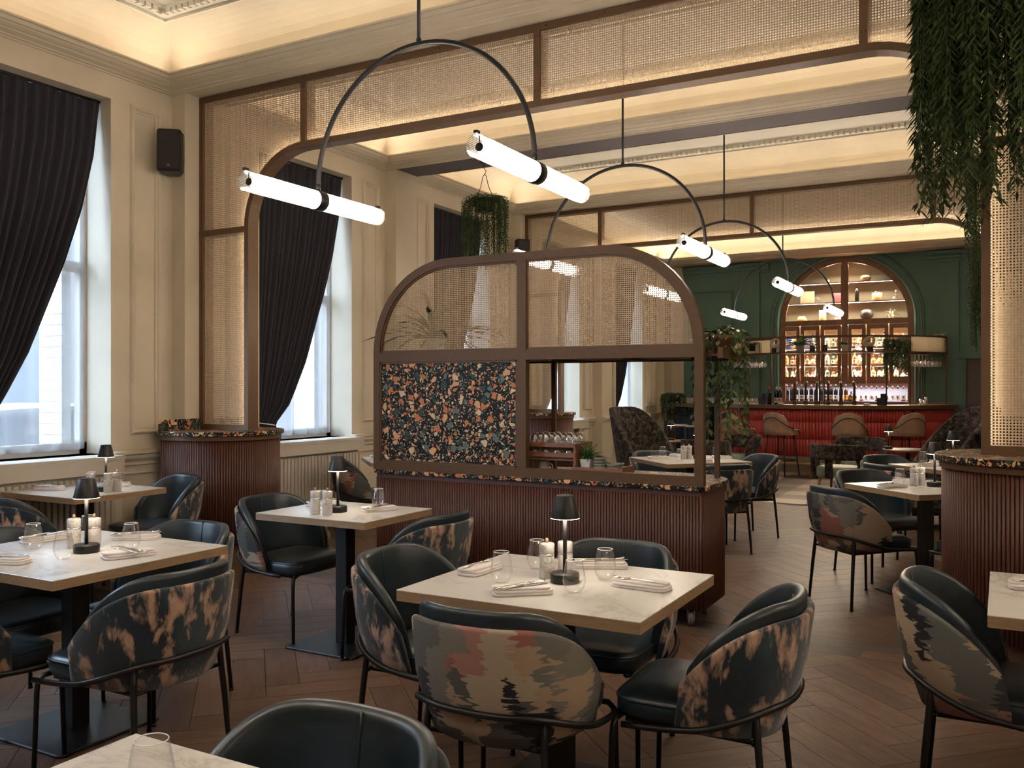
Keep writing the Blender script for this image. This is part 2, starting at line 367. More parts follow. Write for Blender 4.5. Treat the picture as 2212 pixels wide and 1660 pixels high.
def ribmat(name):
    t = NT(name); tr = t.node('ShaderNodeBsdfTransparent'); df = t.node('ShaderNodeBsdfDiffuse'); df.inputs[0].default_value = (.016, .014, .012, 1)
    m1 = t.node('ShaderNodeMixShader'); m1.inputs[0].default_value = .85; t.link(tr.outputs[0], m1.inputs[1]); t.link(df.outputs[0], m1.inputs[2]); t.link(m1.outputs[0], t.out.inputs[0]); return t.m
M = dict(
 wall=paint('cream_wall_paint', (.57, .49, .375)), ceil=paint('cream_ceiling_paint', (.70, .64, .53)),
 taupe=paint('taupe_soffit', (.13, .11, .11)), green=paint('deep_green_paint', (.10, .18, .148), .5, .08),
 navy=paint('navy_paint', (.012, .02, .032), .5), brown_door=paint('mauve_door_paint', (.13, .10, .095)),
 bronze=plain('bronze_metal', (.098, .050, .022), .48, .1, .25), bronze_l=plain('light_bronze_metal', (.135, .076, .040), .42, .3, .35),
 brass=plain('brass', (.45, .31, .15), .3, .9), black=plain('black_metal', (.010, .009, .009), .42, .3), steel=plain('cutlery_steel', (.75, .72, .68), .18, 1.0),
 slat=wood('walnut_slat', (.060, .016, .008), (.125, .040, .022), .5, (14, 14, 1)), walnut=wood('walnut_wood', (.10, .040, .020), (.21, .092, .05), .42, (1, 14, 14)),
 tray=wood('acacia_wood', (.16, .055, .025), (.30, .12, .055), .45), edge=wood('oak_edge', (.24, .14, .07), (.38, .25, .14), .5, (3, 3, 30)),
 terr=terrazzo('terrazzo'), terr2=terrazzo('terrazzo_panel', 1.0, .45), marble=marble('marble_laminate'), marble_m=marble('marble_mill', (.46, .43, .40), .95, 16), cabwood=wood('cabinet_walnut', (.17, .080, .042), (.30, .155, .085), .42, (3, 14, 3)), wglass=fade_glass('wine_glass', (1, 1, 1), .05, .28),
 tied=tiedye('navy_peach_fabric'), abst=abstract('woven_patch_fabric'), leath=leather('teal_black_leather', (.012, .020, .026)), tan=leather('tan_leather', (.34, .205, .135), .45),
 velv=velvet('mottled_velvet'), sage=leather('sage_leather', (.15, .17, .115), .5),
 cane_s=cane('cane_screen', .0155), cane_d=cane('cane_divider', .0130, .31, (.34, .25, .17)), cane_b=cane('cane_bar', .02, .22),
 curtain=plain('charcoal_curtain', (.038, .037, .046), .95, 0, .1), sheer=sheer('sheer_voile'),
 tube=tubeglass('ribbed_glass'), glow=emit('warm_tube', (1.0, .88, .74), 42.0), rib=ribmat('glass_rib'), led=emit('led_strip', (1.0, .82, .58), 15.0), ring=emit('lamp_ring', (1.0, .86, .68), 14.0),
 glass=fade_glass('clear_glass'), pane=fade_glass('window_pane', (.95, .98, 1), .01, .03), white=plain('white_ceramic', (.62, .6, .57), .4),
 napkin=plain('linen_napkin', (.66, .60, .58), .9, 0, .1), plank=plankwood('floor_plank'), plank_d=plankwood('floor_plank_dark', True),
 leaf=foliage('leaf_green', (.022, .036, .008), (.065, .095, .024)), leaf_y=foliage('leaf_olive', (.04, .065, .012), (.13, .17, .05)), leaf_b=foliage('leaf_bright', (.03, .10, .02), (.09, .22, .05)), leaf_g=foliage('leaf_grey', (.06, .09, .045), (.16, .19, .10)),
 red=plain('red_glazed_tile', (.46, .045, .04), .35), grout=plain('pink_grout', (.28, .10, .085), .8), frame_w=paint('window_frame_paint', (.48, .42, .35)),
 stone=plain('sage_stoneware', (.20, .19, .14), .5), clay=plain('terracotta', (.33, .12, .06), .7), plaster=plain('cream_sculpture', (.52, .44, .34), .7), grey_pot=plain('grey_pot', (.36, .36, .35), .6),
 rubber=plain('castor_rubber', (.10, .08, .07), .5), steel_d=plain('castor_steel', (.35, .34, .33), .35, .9),
)
# ---------------------------------------------------------------- floor
YAWc, YAWs = math.cos(YAW), math.sin(YAW)
def px(X, Y, Z=0.0):
    d = -YAWs*X+YAWc*Y; l = YAWc*X+YAWs*Y
    if d < .3: return None
    return (1106+1926*l/d, 837-1926*(Z-1.45)/d, d)
def inview(X, Y, Z=0.0, m=60):
    q = px(X, Y, Z); return q is not None and -m < q[0] < 2212+m and -m < q[1] < 1660+m
floor = struct(MB().box(WALLX-.4, RIGHTX+.2, -3.2, 18.0, -.12, -.014).build('floor', paint('dark_subfloor', (.05, .033, .025))))
def uv_planar(me, f):
    uv = me.uv_layers.new(name='UVMap')
    for lp in me.loops: uv.data[lp.index].uv = f(me.vertices[lp.vertex_index].co)
PW, PL = .16, .64
pl_mesh = MB().box(-PL/2+.0012, PL/2-.0012, -PW/2+.0012, PW/2-.0012, -.012, 0).mesh('plank', M['plank']); uv_planar(pl_mesh, lambda c: (c.x, c.y))
spots = []
def herring():
    # herringbone laid at 45 degrees to the walls
    N = 60
    for i in range(-N, N):
        for j in range(-N, N):
            for k in (0, 1):
                u0 = (i+j*4)*PW+0; v0 = (i-j*4)*PW  # staircase origin
                if k == 0: cu, cv, a = u0+PL/2, v0+PW/2, 0
                else: cu, cv, a = u0+PW/2, v0+PW+PL/2, PI/2
                x = (cu-cv)*.70710678; y = (cu+cv)*.70710678
                yield x-1.2, y+4.0, a+PI/4
        
seen = set()
for x, y, a in herring():
    if not (WALLX < x < RIGHTX and -2.9 < y < 11.3): continue
    if 4.93 < y < 5.62 and True: pass
    key = (round(x, 3), round(y, 3), round(a, 2))
    if key in seen: continue
    seen.add(key); spots.append((x, y, a))
BAND = (5.085, 5.565)
def inband(y): return False
vis = [s_ for s_ in spots if inview(s_[0], s_[1]) and not inband(s_[1])]
vis.sort(key=lambda s_: px(s_[0], s_[1])[2]); near = vis[:280]; nearset = set(near)
rest = MB(); rest_uv = []
for (x, y, a) in spots:
    if inband(y): continue
    if (x, y, a) in nearset:
        o = bpy.data.objects.new('plank', pl_mesh); C.objects.link(o); o.parent = floor; o.location = (x, y, 0); o.rotation_euler = (0, 0, a)
    else:
        n0 = len(rest.v); rest.box(x-PL/2+.0012, x+PL/2-.0012, y-PW/2+.0012, y+PW/2-.0012, -.012, 0, a); r_ = random.random()*20
        rest_uv += [((v_ & 1)*PL+r_, ((v_ >> 1) & 1)*PW+r_) for v_ in range(8)]
me = rest.mesh('plank_field', M['plank']); uvl = me.uv_layers.new(name='UVMap')
for lp in me.loops: uvl.data[lp.index].uv = rest_uv[lp.vertex_index]
o = bpy.data.objects.new('plank_field', me); C.objects.link(o); o.parent = floor; o['kind'] = 'stuff'
# threshold band of straight boards under the screen
bl = (BAND[1]-BAND[0])/3
bmesh_ = [None, None]
for k, mt in enumerate((M['plank'], M['plank_d'])):
    bmesh_[k] = MB().box(-.459, .459, -bl/2+.0012, bl/2-.0012, -.0115, .0008).mesh('threshold_board', mt); uv_planar(bmesh_[k], lambda c: (c.x, c.y))
for r in range(3):
    for i in range(-1, 11):
        x = WALLX+.3+i*.92+r*.31
        dk = 1 if (r, i) in ((1, 5), (0, 5), (1, 4), (2, 2), (1, 1), (0, 2)) else 0
        o = bpy.data.objects.new('threshold_board', bmesh_[dk]); C.objects.link(o); o.parent = floor; o.location = (x, BAND[0]+bl*(r+.5), 0)
# gingham floor in front of the bar
G = .46; tones = [plain('floor_tile_light', (.42, .31, .23), .5), plain('floor_tile_mid', (.18, .125, .092), .45), plain('floor_tile_dark', (.075, .052, .040), .45)]
tm = [MB().box(-G/2+.001, G/2-.001, -G/2+.001, G/2-.001, -.012, .0008).mesh('floor_tile', t_) for t_ in tones]
gst = [MB(), MB(), MB()]
for i in range(-6, 14):
    for j in range(14):
        x = -3.3+i*G; y = 11.42+G/2+j*G; k = (i % 2)+(j % 2)
        if not (WALLX < x < RIGHTX+.2 and y < 17.6): continue
        if inview(x, y) and x < .2:
            o = bpy.data.objects.new('floor_tile', tm[k]); C.objects.link(o); o.parent = floor; o.location = (x, y, 0)
        else: gst[k].box(x-G/2+.001, x+G/2-.001, y-G/2+.001, y+G/2-.001, -.012, 0)
for k in range(3): gst[k].build('floor_tile_field', tones[k], floor, kind='stuff')

# ---------------------------------------------------------------- ceiling, beams, cornices
ceiling = struct(MB().box(WALLX-.4, RIGHTX+.2, -3.2, 18.0, CEILZ, CEILZ+.12).build('ceiling', M['ceil']))
def rect_ring(x0, x1, y0, y1, prof, mat, name, smooth=False):
    m = MB(); rings = []
    for off, z in prof:
        rings.append([(x0+off, y0+off, z), (x1-off, y0+off, z), (x1-off, y1-off, z), (x0+off, y1-off, z)])
    m.loft(rings, True, False, smooth); return m.build(name, mat)
corn = [(0, 3.862), (.014, 3.862), (.016, 3.873), (.040, 3.877), (.044, 3.885), (.050, 3.886), (.094, 3.896), (.098, 3.903), (.103, 3.904), (.118, 3.908), (.138, 3.918), (.152, 3.933),
        (.158, 3.948), (.172, 3.950), (.174, 3.956), (.195, 3.958), (.195, 3.972), (.180, 3.972), (.165, 3.930), (0.0, 3.930), (0.0, 3.985)]+[(.34*(1-math.cos(PI/2*k/10)), 3.985+(CEILZ-3.985)*math.sin(PI/2*k/10)) for k in range(1, 11)]
tn = 0
for bi, (y0, y1) in enumerate(BAYS):
    tn += 1; o = rect_ring(WALLX, RIGHTX, y0, y1, corn, M['wall'], 'trim_%d' % tn); struct(o)
for bi, (y0, y1) in enumerate([(-.66, -.25), (5.12, 5.53), (8.03, 8.43), (10.93, 11.33), (16.95, 17.45)]):
    b = MB().box(WALLX, RIGHTX, y0, y1, SOFFZ, CEILZ+.01).build('ceiling_beam', M['wall'], ceiling)
    if bi == 2: MB().box(WALLX+.15, RIGHTX, y0+.004, y1-.004, SOFFZ-.004, SOFFZ).build('beam_soffit', M['taupe'], ceiling)  # this beam's underside is coloured darker than the other soffits
# inner ceiling mouldings with dentils
DW, DP = .042, .062
dent_m = MB().box(-DW/2, DW/2, -.022, .022, -.045, 0).mesh('dentil', M['ceil'])
for bi, (y0, y1) in enumerate(BAYS[:3]):
    off = .335; tn += 1
    prof = [(off, CEILZ), (off+.01, CEILZ-.012), (off+.03, CEILZ-.014), (off+.032, CEILZ-.024), (off+.075, CEILZ-.05), (off+.085, CEILZ-.052), (off+.085, CEILZ-.062),
            (off+.10, CEILZ-.062), (off+.10, CEILZ-.045), (off+.15, CEILZ-.045), (off+.15, CEILZ-.012), (off+.185, CEILZ-.012), (off+.20, CEILZ-.002), (off+.20, CEILZ)]
    # the band inside steps: dentils hang in the channel
    tr = struct(rect_ring(WALLX, RIGHTX, y0, y1, prof, M['ceil'], 'trim_%d' % tn))
    o1 = off+.165; far = MB(); n_ind = 0
    runs = []
    for k in range(int((RIGHTX-WALLX-2*o1)/DP)+1):
        for yy in (y0+o1, y1-o1): runs.append((WALLX+o1+k*DP, yy, 0))
    for k in range(1, int((y1-y0-2*o1)/DP)):
        for xx in (WALLX+o1, RIGHTX-o1): runs.append((xx, y0+o1+k*DP, PI/2))
    for x, y, a in runs:
        if inview(x, y, CEILZ-.04, 10) and ((bi == 0 and x < -3.5) or (bi == 2 and y > 9 and x < 0)) and n_ind < 290:
            o = bpy.data.objects.new('dentil', dent_m); C.objects.link(o); o.parent = tr; o.location = (x, y, CEILZ); o.rotation_euler = (0, 0, a); n_ind += 1
        else: far.box(x-DW/2, x+DW/2, y-.022, y+.022, CEILZ-.045, CEILZ, a)
    far.build('dentil_row', M['ceil'], tr, kind='stuff')
# embossed scrolls on the ceiling above the bar
scr = MB()
for k in range(14):
    cx = -5.5+k*.42
    for cy, sg in ((16.45, 1), (16.15, -1)):
        pts = [(cx+(.03+.012*t)*math.cos(t*.5*sg)*1.6, cy+(.03+.012*t)*math.sin(t*.5*sg)*1.2, CEILZ-.006) for t in range(0, 18)]
        scr.tube(pts, .012, 5)
scr.build('ceiling_scrollwork', M['ceil'], ceiling, kind='stuff')

# ---------------------------------------------------------------- left wall with window openings
TH = .36; WZ0, WZ1 = .93, 3.68
wl = MB(); ys = [-3.2]+[q for ab in WINDOWS for q in ab]+[17.7]
for k in range(0, len(ys), 2): wl.box(WALLX-TH, WALLX, ys[k], ys[k+1], 0, CEILZ)
for a, b in WINDOWS: wl.box(WALLX-TH, WALLX, a, b, WZ1, CEILZ); wl.box(WALLX-TH, WALLX-.09, a, b, 0, WZ0)
wall_left = struct(wl.build('wall_left', M['wall']))
def frame_rect(parent, X, y0, y1, z0, z1, w_, h_, mat, name, axis='x', sgn=1):
    """moulded rectangular frame standing proud of a wall at X (axis x) or Y (axis y)"""
    prof = [(0, 0), (.006, h_*.6), (w_*.35, h_), (w_*.6, h_*.75), (w_*.75, h_*.35), (w_, h_*.3), (w_, 0)]
    rings = []
    for off, h in prof:
        q = [(y0+off, z0+off), (y1-off, z0+off), (y1-off, z1-off), (y0+off, z1-off)]
        rings.append([(X+sgn*h, u, v) if axis == 'x' else (u, X+sgn*h, v) for u, v in q])
    return MB().loft(rings, True, False, False).build(name, mat, parent)
piers = [(4.54, 5.12), (5.53, 6.11), (7.45, 8.03), (8.43, 9.01), (10.35, 10.93), (11.33, 11.91), (13.25, 13.83), (14.23, 14.81), (1.65, 2.22)]
rail_prof = [(0, .83), (.02, .835), (.022, .86), (.035, .875), (.05, .89), (.055, .915), (.07, .925), (.07, .945), (.045, .95), (0, .955)]
for a, b in piers+[(16.15, 16.95)]:
    fa, fb = (a+.17, b-.12) if b-a < .7 else (a+.12, b-.25)
    frame_rect(wall_left, WALLX, fa, fb, 1.075, 3.685, .055, .035, M['wall'], 'wall_panel_moulding')
    frame_rect(wall_left, WALLX, a+.10, b-.10, .20, .78, .03, .018, M['wall'], 'wainscot_moulding')
    rings = [[(WALLX+h, y, z) for h, z in rail_prof] for y in (a-.02, b)]
    MB().loft(rings, True, True, False).build('chair_rail', M['wall'], wall_left)
    MB().box(WALLX, WALLX+.025, a, b, 0, .14).build('skirting', M['wall'], wall_left)
for a, b in [(5.12, 5.53), (8.03, 8.43), (10.93, 11.33), (13.83, 14.23), (16.95, 17.40)]:
    p_ = MB().box(WALLX-.02, -5.88, a, b, 0, SOFFZ+.002).build('pilaster', M['wall'], wall_left)
    if a in (5.12, 10.93): continue
    rings = [[(-5.88+h, y, z) for h, z in rail_prof] for y in (a-.01, b+.01)]
    MB().loft(rings, True, True, False).build('chair_rail', M['wall'], wall_left)
# ---------------------------------------------------------------- windows
for wi, (a, b) in enumerate(WINDOWS):
    X0, X1 = WALLX-TH, WALLX-TH+.07
    w_ = MB()
    for (u0, u1) in ((a, a+.06), (b-.06, b)): w_.box(X0, X1, u0, u1, WZ0, WZ1)
    w_.box(X0, X1, a, b, WZ1-.08, WZ1); w_.box(X0, X1, a, b, WZ0, WZ0+.09); w_.box(X0+.01, X1-.01, a, b, 2.35, 2.43)
    win = struct(w_.build('window_%d' % (wi+1), M['frame_w']))
    MB().box(X0+.03, X0+.036, a+.06, b-.06, WZ0+.09, WZ1-.08).build('window_pane', M['pane'], win)
    MB().box(X0+.02, -5.86, a-.02 if wi else a, b, WZ0-.03, WZ0).box(-5.90, -5.868, a, b, WZ0-.13, WZ0-.03).build('window_sill', M['frame_w'], win)
    if wi in (1, 2):
        bm_ = MB().box(-.14, .14, -.04, .04, -.0405, .0405).mesh('glazed_brick', plain('glazed_brick', (.62, .60, .58), .25))
        for k in range(30):
            o = bpy.data.objects.new('glazed_brick', bm_); C.objects.link(o); o.parent = wall_left; o.location = (-6.56, b-.105, .95+k*.086)
CURV = [(3.66, 1.0), (3.25, .965), (2.8, .885), (2.39, .78), (1.716, .57), (1.40, .43), (1.255, .36), (1.12, .235), (1.08, .22), (1.02, .25), (.945, .28)]
def curtain(wi, label):
    a, b = WINDOWS[wi]; root = thing('curtain', label, 'curtain', (0, 0, 0), 0, 'dark tied-back window curtains')
    NP = 17; NU = NP*8; rows = []
    zs = [3.66-.14*i for i in range(0, 20)]
    zs = [z for z in zs if z > 1.15]+[1.12, 1.08, 1.03, .98, .945]
    for z in zs:
        for (z0, f0), (z1, f1) in zip(CURV, CURV[1:]):
            if z1 <= z <= z0+1e-6: f = f0+(f1-f0)*(z0-z)/(z0-z1)
        wdt = (b-a-.02)*f; row = []; tight = smooth01((1-f)/.7)
        amp = .026+.026*tight if z > 1.12 else .055
        if z > 3.58: amp = .012
        for i in range(NU+1):
            u = i/NU; g = u**(1.0+.25*tight)
            ph = 2*PI*NP*u+.9*math.sin(5*u+wi)
            row.append((-6.155+amp*math.sin(ph)*(1 if 0 < i < NU else .5)+.012*math.sin(ph*.37+wi), a+.01+wdt*g, z))
        rows.append(row)
    m = MB(); m.loft(rows, False, False, True); m.build('curtain_drape', M['curtain'], root)
    tb = [(-6.155+.075*math.cos(t*PI/6), a+.02+.15*(1+math.sin(t*PI/6)), 1.10-.02*math.sin(t*PI/6)) for t in range(12)]
    MB().tube(tb, .006, 6, True).build('tieback', M['white'], root)
    MB().tube([(-6.155, a+.005, 3.668), (-6.155, b-.005, 3.668)], .011, 8).build('curtain_rod', M['black'], root)
for wi, lb in ((1, 'charcoal curtain swept aside over window by the near window table'), (2, 'charcoal curtain swept aside between the cane screen pilaster and divider'),
               (3, 'charcoal curtain behind the hanging trailing plant'), (4, 'charcoal curtain at window beyond the rear cane screen'), (5, 'charcoal curtain at window closest to the green bar wall')):
    curtain(wi, lb)
def sheer_curtain(wi, label):
    a, b = WINDOWS[wi]; rows = []
    for k in range(9):
        z = 3.64-(3.64-.97)*k/8; row = []
        for i in range(97):
            u = i/96; row.append((-6.27+(.018+.014*(k/8))*math.sin(2*PI*7*u+2*math.sin(3*u+wi))+.01*math.sin(31*u), a+.03+(b-a-.06)*u, z))
        rows.append(row)
    o = MB().loft(rows, False, False, True).build('sheer_curtain', M['sheer']); tag(o, label, 'curtain', 'white sheer curtains')
    hem = [[(p[0]+.003, p[1], .97+.075*(1-k)) for p in rows[-1]] for k in range(2)]
    MB().loft(hem, False, False, True).build('hem', M['sheer'], o)
for wi, lb in ((1, 'white sheer curtain with parked car showing through'), (2, 'white sheer curtain beside the curtain next to the cane screen'),
               (3, 'white sheer curtain in window behind hanging plant'), (4, 'white sheer curtain at window beyond the rear cane screen'), (5, 'white sheer curtain at window closest to green wall')):
    sheer_curtain(wi, lb)
# radiators under the sills
def radiator(wi, label):
    a, b = WINDOWS[wi]; t = thing('radiator', label, 'radiator', (-5.965, (a+b)/2, 0), 0, 'flat panel radiators under the windows'); L = b-a-.08
    MB().box(-.055, .045, -L/2, L/2, .13, .80).build('radiator_body', M['frame_w'], t)
    MB().box(-.06, .055, -L/2-.01, L/2+.01, .80, .835).build('top_grille', M['frame_w'], t)
    fm = None; n = int(L/.048)
    for k in range(n):
        y = -L/2+.03+k*(L-.06)/(n-1)
        if fm is None: fm = MB().bbox(.045, .060, y-.0185, y+.0185, .15, .775, .006).xform(Matrix.Translation((0, -y, 0))).mesh('radiator_fin', M['frame_w'])
        o = bpy.data.objects.new('radiator_fin', fm); C.objects.link(o); o.parent = t; o.location = (0, y, 0)
    for s_ in (-1, 1): MB().box(-.05, -.0, s_*L*.38-.02, s_*L*.38+.02, 0, .13).build('radiator_foot', M['frame_w'], t)
radiator(1, 'cream ribbed radiator under the window beside corner window table'); radiator(2, 'cream ribbed radiator under window beyond fluted plinth')
# ---------------------------------------------------------------- other walls
struct(MB().box(RIGHTX, RIGHTX+.2, -3.2, 17.7, 0, CEILZ).build('wall_right', M['wall']))
struct(MB().box(WALLX-.4, RIGHTX+.2, -3.4, -3.2, 0, CEILZ).build('wall_rear', M['wall']))
BY = 17.40; AX, AR, ASP = -2.55, 1.175, 2.69
wb = MB(); wb.box(-5.62, AX-AR, BY, BY+.1, 0, CEILZ); wb.box(AX+AR, -.62, BY, BY+.1, 0, CEILZ); wb.box(.42, RIGHTX, BY, BY+.1, 0, CEILZ); wb.box(-.62, .42, BY, BY+.1, 1.98, CEILZ)
NA = 32; rings = []
for i in range(NA+1):
    a = PI-PI*i/NA; x, z = AX+AR*math.cos(a), ASP+AR*math.sin(a); rings.append([(x, BY, z), (x, BY+.1, z), (x, BY+.1, CEILZ), (x, BY, CEILZ)])
wb.loft(rings, True, True, False)
wall_back = struct(wb.build('wall_back', M['green']))
MB().box(WALLX, -5.62, BY, BY+.1, 0, CEILZ).build('cream_return', M['wall'], wall_back)
frame_rect(wall_back, BY, -5.45, -4.62, 1.35, 3.35, .055, .04, M['green'], 'wall_panel_moulding', 'y', -1)
for x0, x1 in ((-4.48, -4.10), (-1.0, -.66), (.5, .85)):
    MB().box(x0, x1, BY-.05, BY, 0, 3.70).build('pilaster', M['green'], wall_back)
cp = [(0, 3.66), (.02, 3.66), (.025, 3.70), (.05, 3.71), (.055, 3.76), (.09, 3.78), (.10, 3.80), (.10, 3.84), (0, 3.86)]
for x0, x1, e in ((-5.62, AX-1.37, 0), (AX+1.37, RIGHTX, 0), (-4.50, -4.08, .045), (-1.02, -.64, .045)):
    MB().loft([[(x, BY-e-h, z) for h, z in cp] for x in (x0, x1)], True, True, False).build('cornice_band', M['green'], wall_back)
# arch architrave
rings = []
aprof = [(AR+.005, .0), (AR+.005, .06), (AR+.03, .075), (AR+.05, .05), (AR+.09, .05), (AR+.10, .065), (AR+.13, .065), (AR+.14, .045), (AR+.165, .04), (AR+.185, .0)]
for r_, h in aprof:
    ring = [(AX-r_, BY-h, 1.15), (AX-r_, BY-h, 1.9)]+[(AX+r_*math.cos(PI-PI*i/NA), BY-h, ASP+r_*math.sin(PI-PI*i/NA)) for i in range(NA+1)]+[(AX+r_, BY-h, 1.9), (AX+r_, BY-h, 1.15)]
    rings.append(ring)
MB().loft(rings, False, False, False).build('arch_architrave', M['green'], wall_back)
# service door on the right of the bar wall
dr = struct(MB().box(-.64, .44, BY+.03, BY+.075, 0, 2.0).build('door_1', M['brown_door']))
for (x0, x1, z0, z1) in ((-.70, -.55, 0, 1.949), (.35, .50, 0, 1.949), (-.70, .50, 1.95, 2.10)): MB().box(x0, x1, BY-.04, BY+.02, z0, z1).box(x0+.04, x1-.04, BY-.055, BY-.04, z0, z1-.03).build('door_frame', M['green'], dr)
# ---------------------------------------------------------------- outside
st = tag(MB().box(-30, WALLX-TH, -20, 46, -.25, -.2).build('pavement', paint('asphalt', (.05, .05, .052))), 'pale grey street surface outside the windows', 'street')
fb = thing('street_building', 'pale brick building across the street outside the windows', 'building', (-23, 10, -.2))
MB().box(-.5, .5, -22, 34, 0, 10.5).build('facade', paint('brown_brick', (.075, .062, .060)), fb)
fgl = plain('facade_glass', (.03, .035, .04), .5)
fgm = MB().box(0, .04, -.7, .7, 0, 2.3).mesh('facade_window', fgl)
for k in range(16):
    for z in (1.2, 5):
        o = bpy.data.objects.new('facade_window', fgm); C.objects.link(o); o.parent = fb; o.location = (.5, -20+k*3, z)
def car(loc, rz, label):
    t = thing('parked_car', label, 'car', loc, rz); wm = plain('white_car_paint', (.30, .31, .32), .4)
    prof = [(-2.1, .35), (-2.15, .7), (-2.0, .92), (-1.55, .98), (-1.0, 1.42), (.35, 1.47), (1.15, 1.0), (1.95, .85), (2.12, .6), (2.1, .35)]
    rings = []
    for y, s_ in ((-.83, .93), (-.86, 1), (.86, 1), (.83, .93)):
        rings.append([(x*s_, y*(1-.16*max(0, (z-.95)/.5)), .35+(z-.35)*s_) for x, z in prof])
    MB().loft(rings, True, True, False).build('car_body', wm, t)
    for y in (-.795, .795):
        MB().add([(-.9, y*.985, 1.36), (.3, y*.985, 1.40), (.95, y*1.05, 1.02), (-1.4, y*1.05, 1.02)], [(0, 1, 2, 3)]).build('side_window', plain('car_glass', (.04, .05, .06), .1), t)
        for x in (-1.3, 1.3): MB().lathe([(0, -.1), (.31, -.1), (.33, -.06), (.33, .06), (.31, .1), (0, .1)], 20).xform(Matrix.Translation((x, y, .33)) @ Matrix.Rotation(PI/2, 4, 'X')).build('car_wheel', M['black'], t)
    return t
car((-9.2, 5.9, -.2), PI/2, 'white parked car seen through the sheer curtain')
# ---------------------------------------------------------------- cane screens on fluted plinths
def bar2(m, pts, y0, y1, wid):
    """flat bar following points in XZ, thickness y0..y1, width wid (centred), mitred"""
    n = len(pts); L_ = []; R_ = []
    for i in range(n):
        a = Vector(pts[max(0, i-1)]); b = Vector(pts[min(n-1, i+1)]); p = Vector(pts[i])
        if 0 < i < n-1:
            t1 = (p-a).normalized(); t2 = (b-p).normalized(); t = (t1+t2).normalized(); k = 1/max(.5, t.dot(t1))
        else: t = (b-a).normalized(); k = 1
        nn = Vector((-t.y, t.x))*wid/2*k; L_.append(p+nn); R_.append(p-nn)
    rings = [[(l.x, y0, l.y), (r.x, y0, r.y), (r.x, y1, r.y), (l.x, y1, l.y)] for l, r in zip(L_, R_)]
    m.loft(rings, True, True, False)
def panel(poly, y, name, mat, parent):
    me = MB().add([(x, y, z) for x, z in poly], [tuple(range(len(poly)))]).mesh(name, mat); uv_planar(me, lambda c: (c.x, c.z))
    o = bpy.data.objects.new(name, me); C.objects.link(o); o.parent = parent; return o
def arc(cx, cz, r, a0, a1, n=14): return [(cx+r*math.cos(a0+(a1-a0)*i/n), cz+r*math.sin(a0+(a1-a0)*i/n)) for i in range(n+1)]
XL, XR, AXIS = -5.88, .46, -2.71
def screen(Y, label):
    t = thing('arched_cane_screen', label, 'screen', (0, Y, 0)); W = .045; y0, y1 = -.055, .055
    ZT, ZB, ZP = 3.865, 3.335, 1.10; jl, jr = -5.345, -.075; R = .60; sp = ZB-R
    eps = [0]
    def fr(pts, nm='frame_rail', w_=W):
        eps[0] += .0004; m = MB(); bar2(m, pts, y0-eps[0], y1+eps[0], w_); return m.build(nm, M['bronze_l'], t)
    fr([(XL+W/2, ZP), (XL+W/2, ZT)], 'frame_post'); fr([(XR-W/2, ZP), (XR-W/2, ZT)], 'frame_post')
    fr([(XL, ZT-W/2), (XR, ZT-W/2)])
    inner = [(jl, ZP), (jl, sp)]+arc(jl+R, sp, R, PI, PI/2)[1:]+[(jr-R, ZB)]+arc(jr-R, sp, R, PI/2, 0)[1:]+[(jr, ZP)]
    fr(inner, 'arch_frame')
    fr([(XL, ZP+W/2), (jl, ZP+W/2)]); fr([(jr, ZP+W/2), (XR, ZP+W/2)]); fr([(XL, 2.73), (jl, 2.73)]); fr([(jr, 2.73), (XR, 2.73)])
    posts = [jl+R, AXIS, jr-R]
    for x in posts: fr([(x, ZB), (x, ZT)], 'frame_post')
    # rivets on the rails
    for x in [XL+.3+.42*k for k in range(15)]:
        MB().lathe([(0, -.003), (.005, -.002), (.005, .002), (0, .003)], 8).xform(Matrix.Translation((x, y0-.004, ZT-W/2)) @ Matrix.Rotation(PI/2, 4, 'X')).build('rivet', M['black'], t)
    for x in posts:
        for z in (3.42, 3.6, 3.78):
            for s_ in (-.012, .012): MB().lathe([(0, -.003), (.004, -.002), (.004, .002), (0, .003)], 8).xform(Matrix.Translation((x+s_, y0-.0065, z)) @ Matrix.Rotation(PI/2, 4, 'X')).build('rivet', M['black'], t)
    h = W/2
    polys = [
        [(XL+W, ZP+W), (jl-h, ZP+W), (jl-h, 2.73-h), (XL+W, 2.73-h)],
        [(XL+W, 2.73+h), (jl-h, 2.73+h), (jl-h, sp)]+arc(jl+R, sp, R+h, PI, PI/2)[1:]+[(jl+R-h, ZB+h), (jl+R-h, ZT-W), (XL+W, ZT-W)],
        [(posts[0]+h, ZB+h), (posts[1]-h, ZB+h), (posts[1]-h, ZT-W), (posts[0]+h, ZT-W)],
        [(posts[1]+h, ZB+h), (posts[2]-h, ZB+h), (posts[2]-h, ZT-W), (posts[1]+h, ZT-W)],
        [(jr+h, 2.73+h), (XR-W, 2.73+h), (XR-W, ZT-W), (posts[2]+h, ZT-W), (posts[2]+h, ZB+h)]+arc(jr-R, sp, R+h, PI/2, 0)[1:]+[(jr+h, sp)],
        [(jr+h, ZP+W), (XR-W, ZP+W), (XR-W, 2.73-h), (jr+h, 2.73-h)]]
    for p_ in polys:
        panel(p_, -.035, 'cane_panel', M['cane_s'], t)
    # LED tape between the two layers of webbing, along the arch
    m = MB(); lp = [(jl-h-.004, ZP+W), (jl-h-.004, sp)]+arc(jl+R, sp, R+h+.004, PI, PI/2)[1:]+[(jr-R, ZB+h+.004)]+arc(jr-R, sp, R+h+.004, PI/2, 0)[1:]+[(jr+h+.004, ZP+W)]
    bar2(m, lp, -.006, .006, .004); m.build('led_tape', M['led'], t)
    return t
screen(5.325, 'tall arched bronze screen with cane panels spanning the near opening')
screen(11.13, 'arched bronze screen with cane panels in front of the bar area')
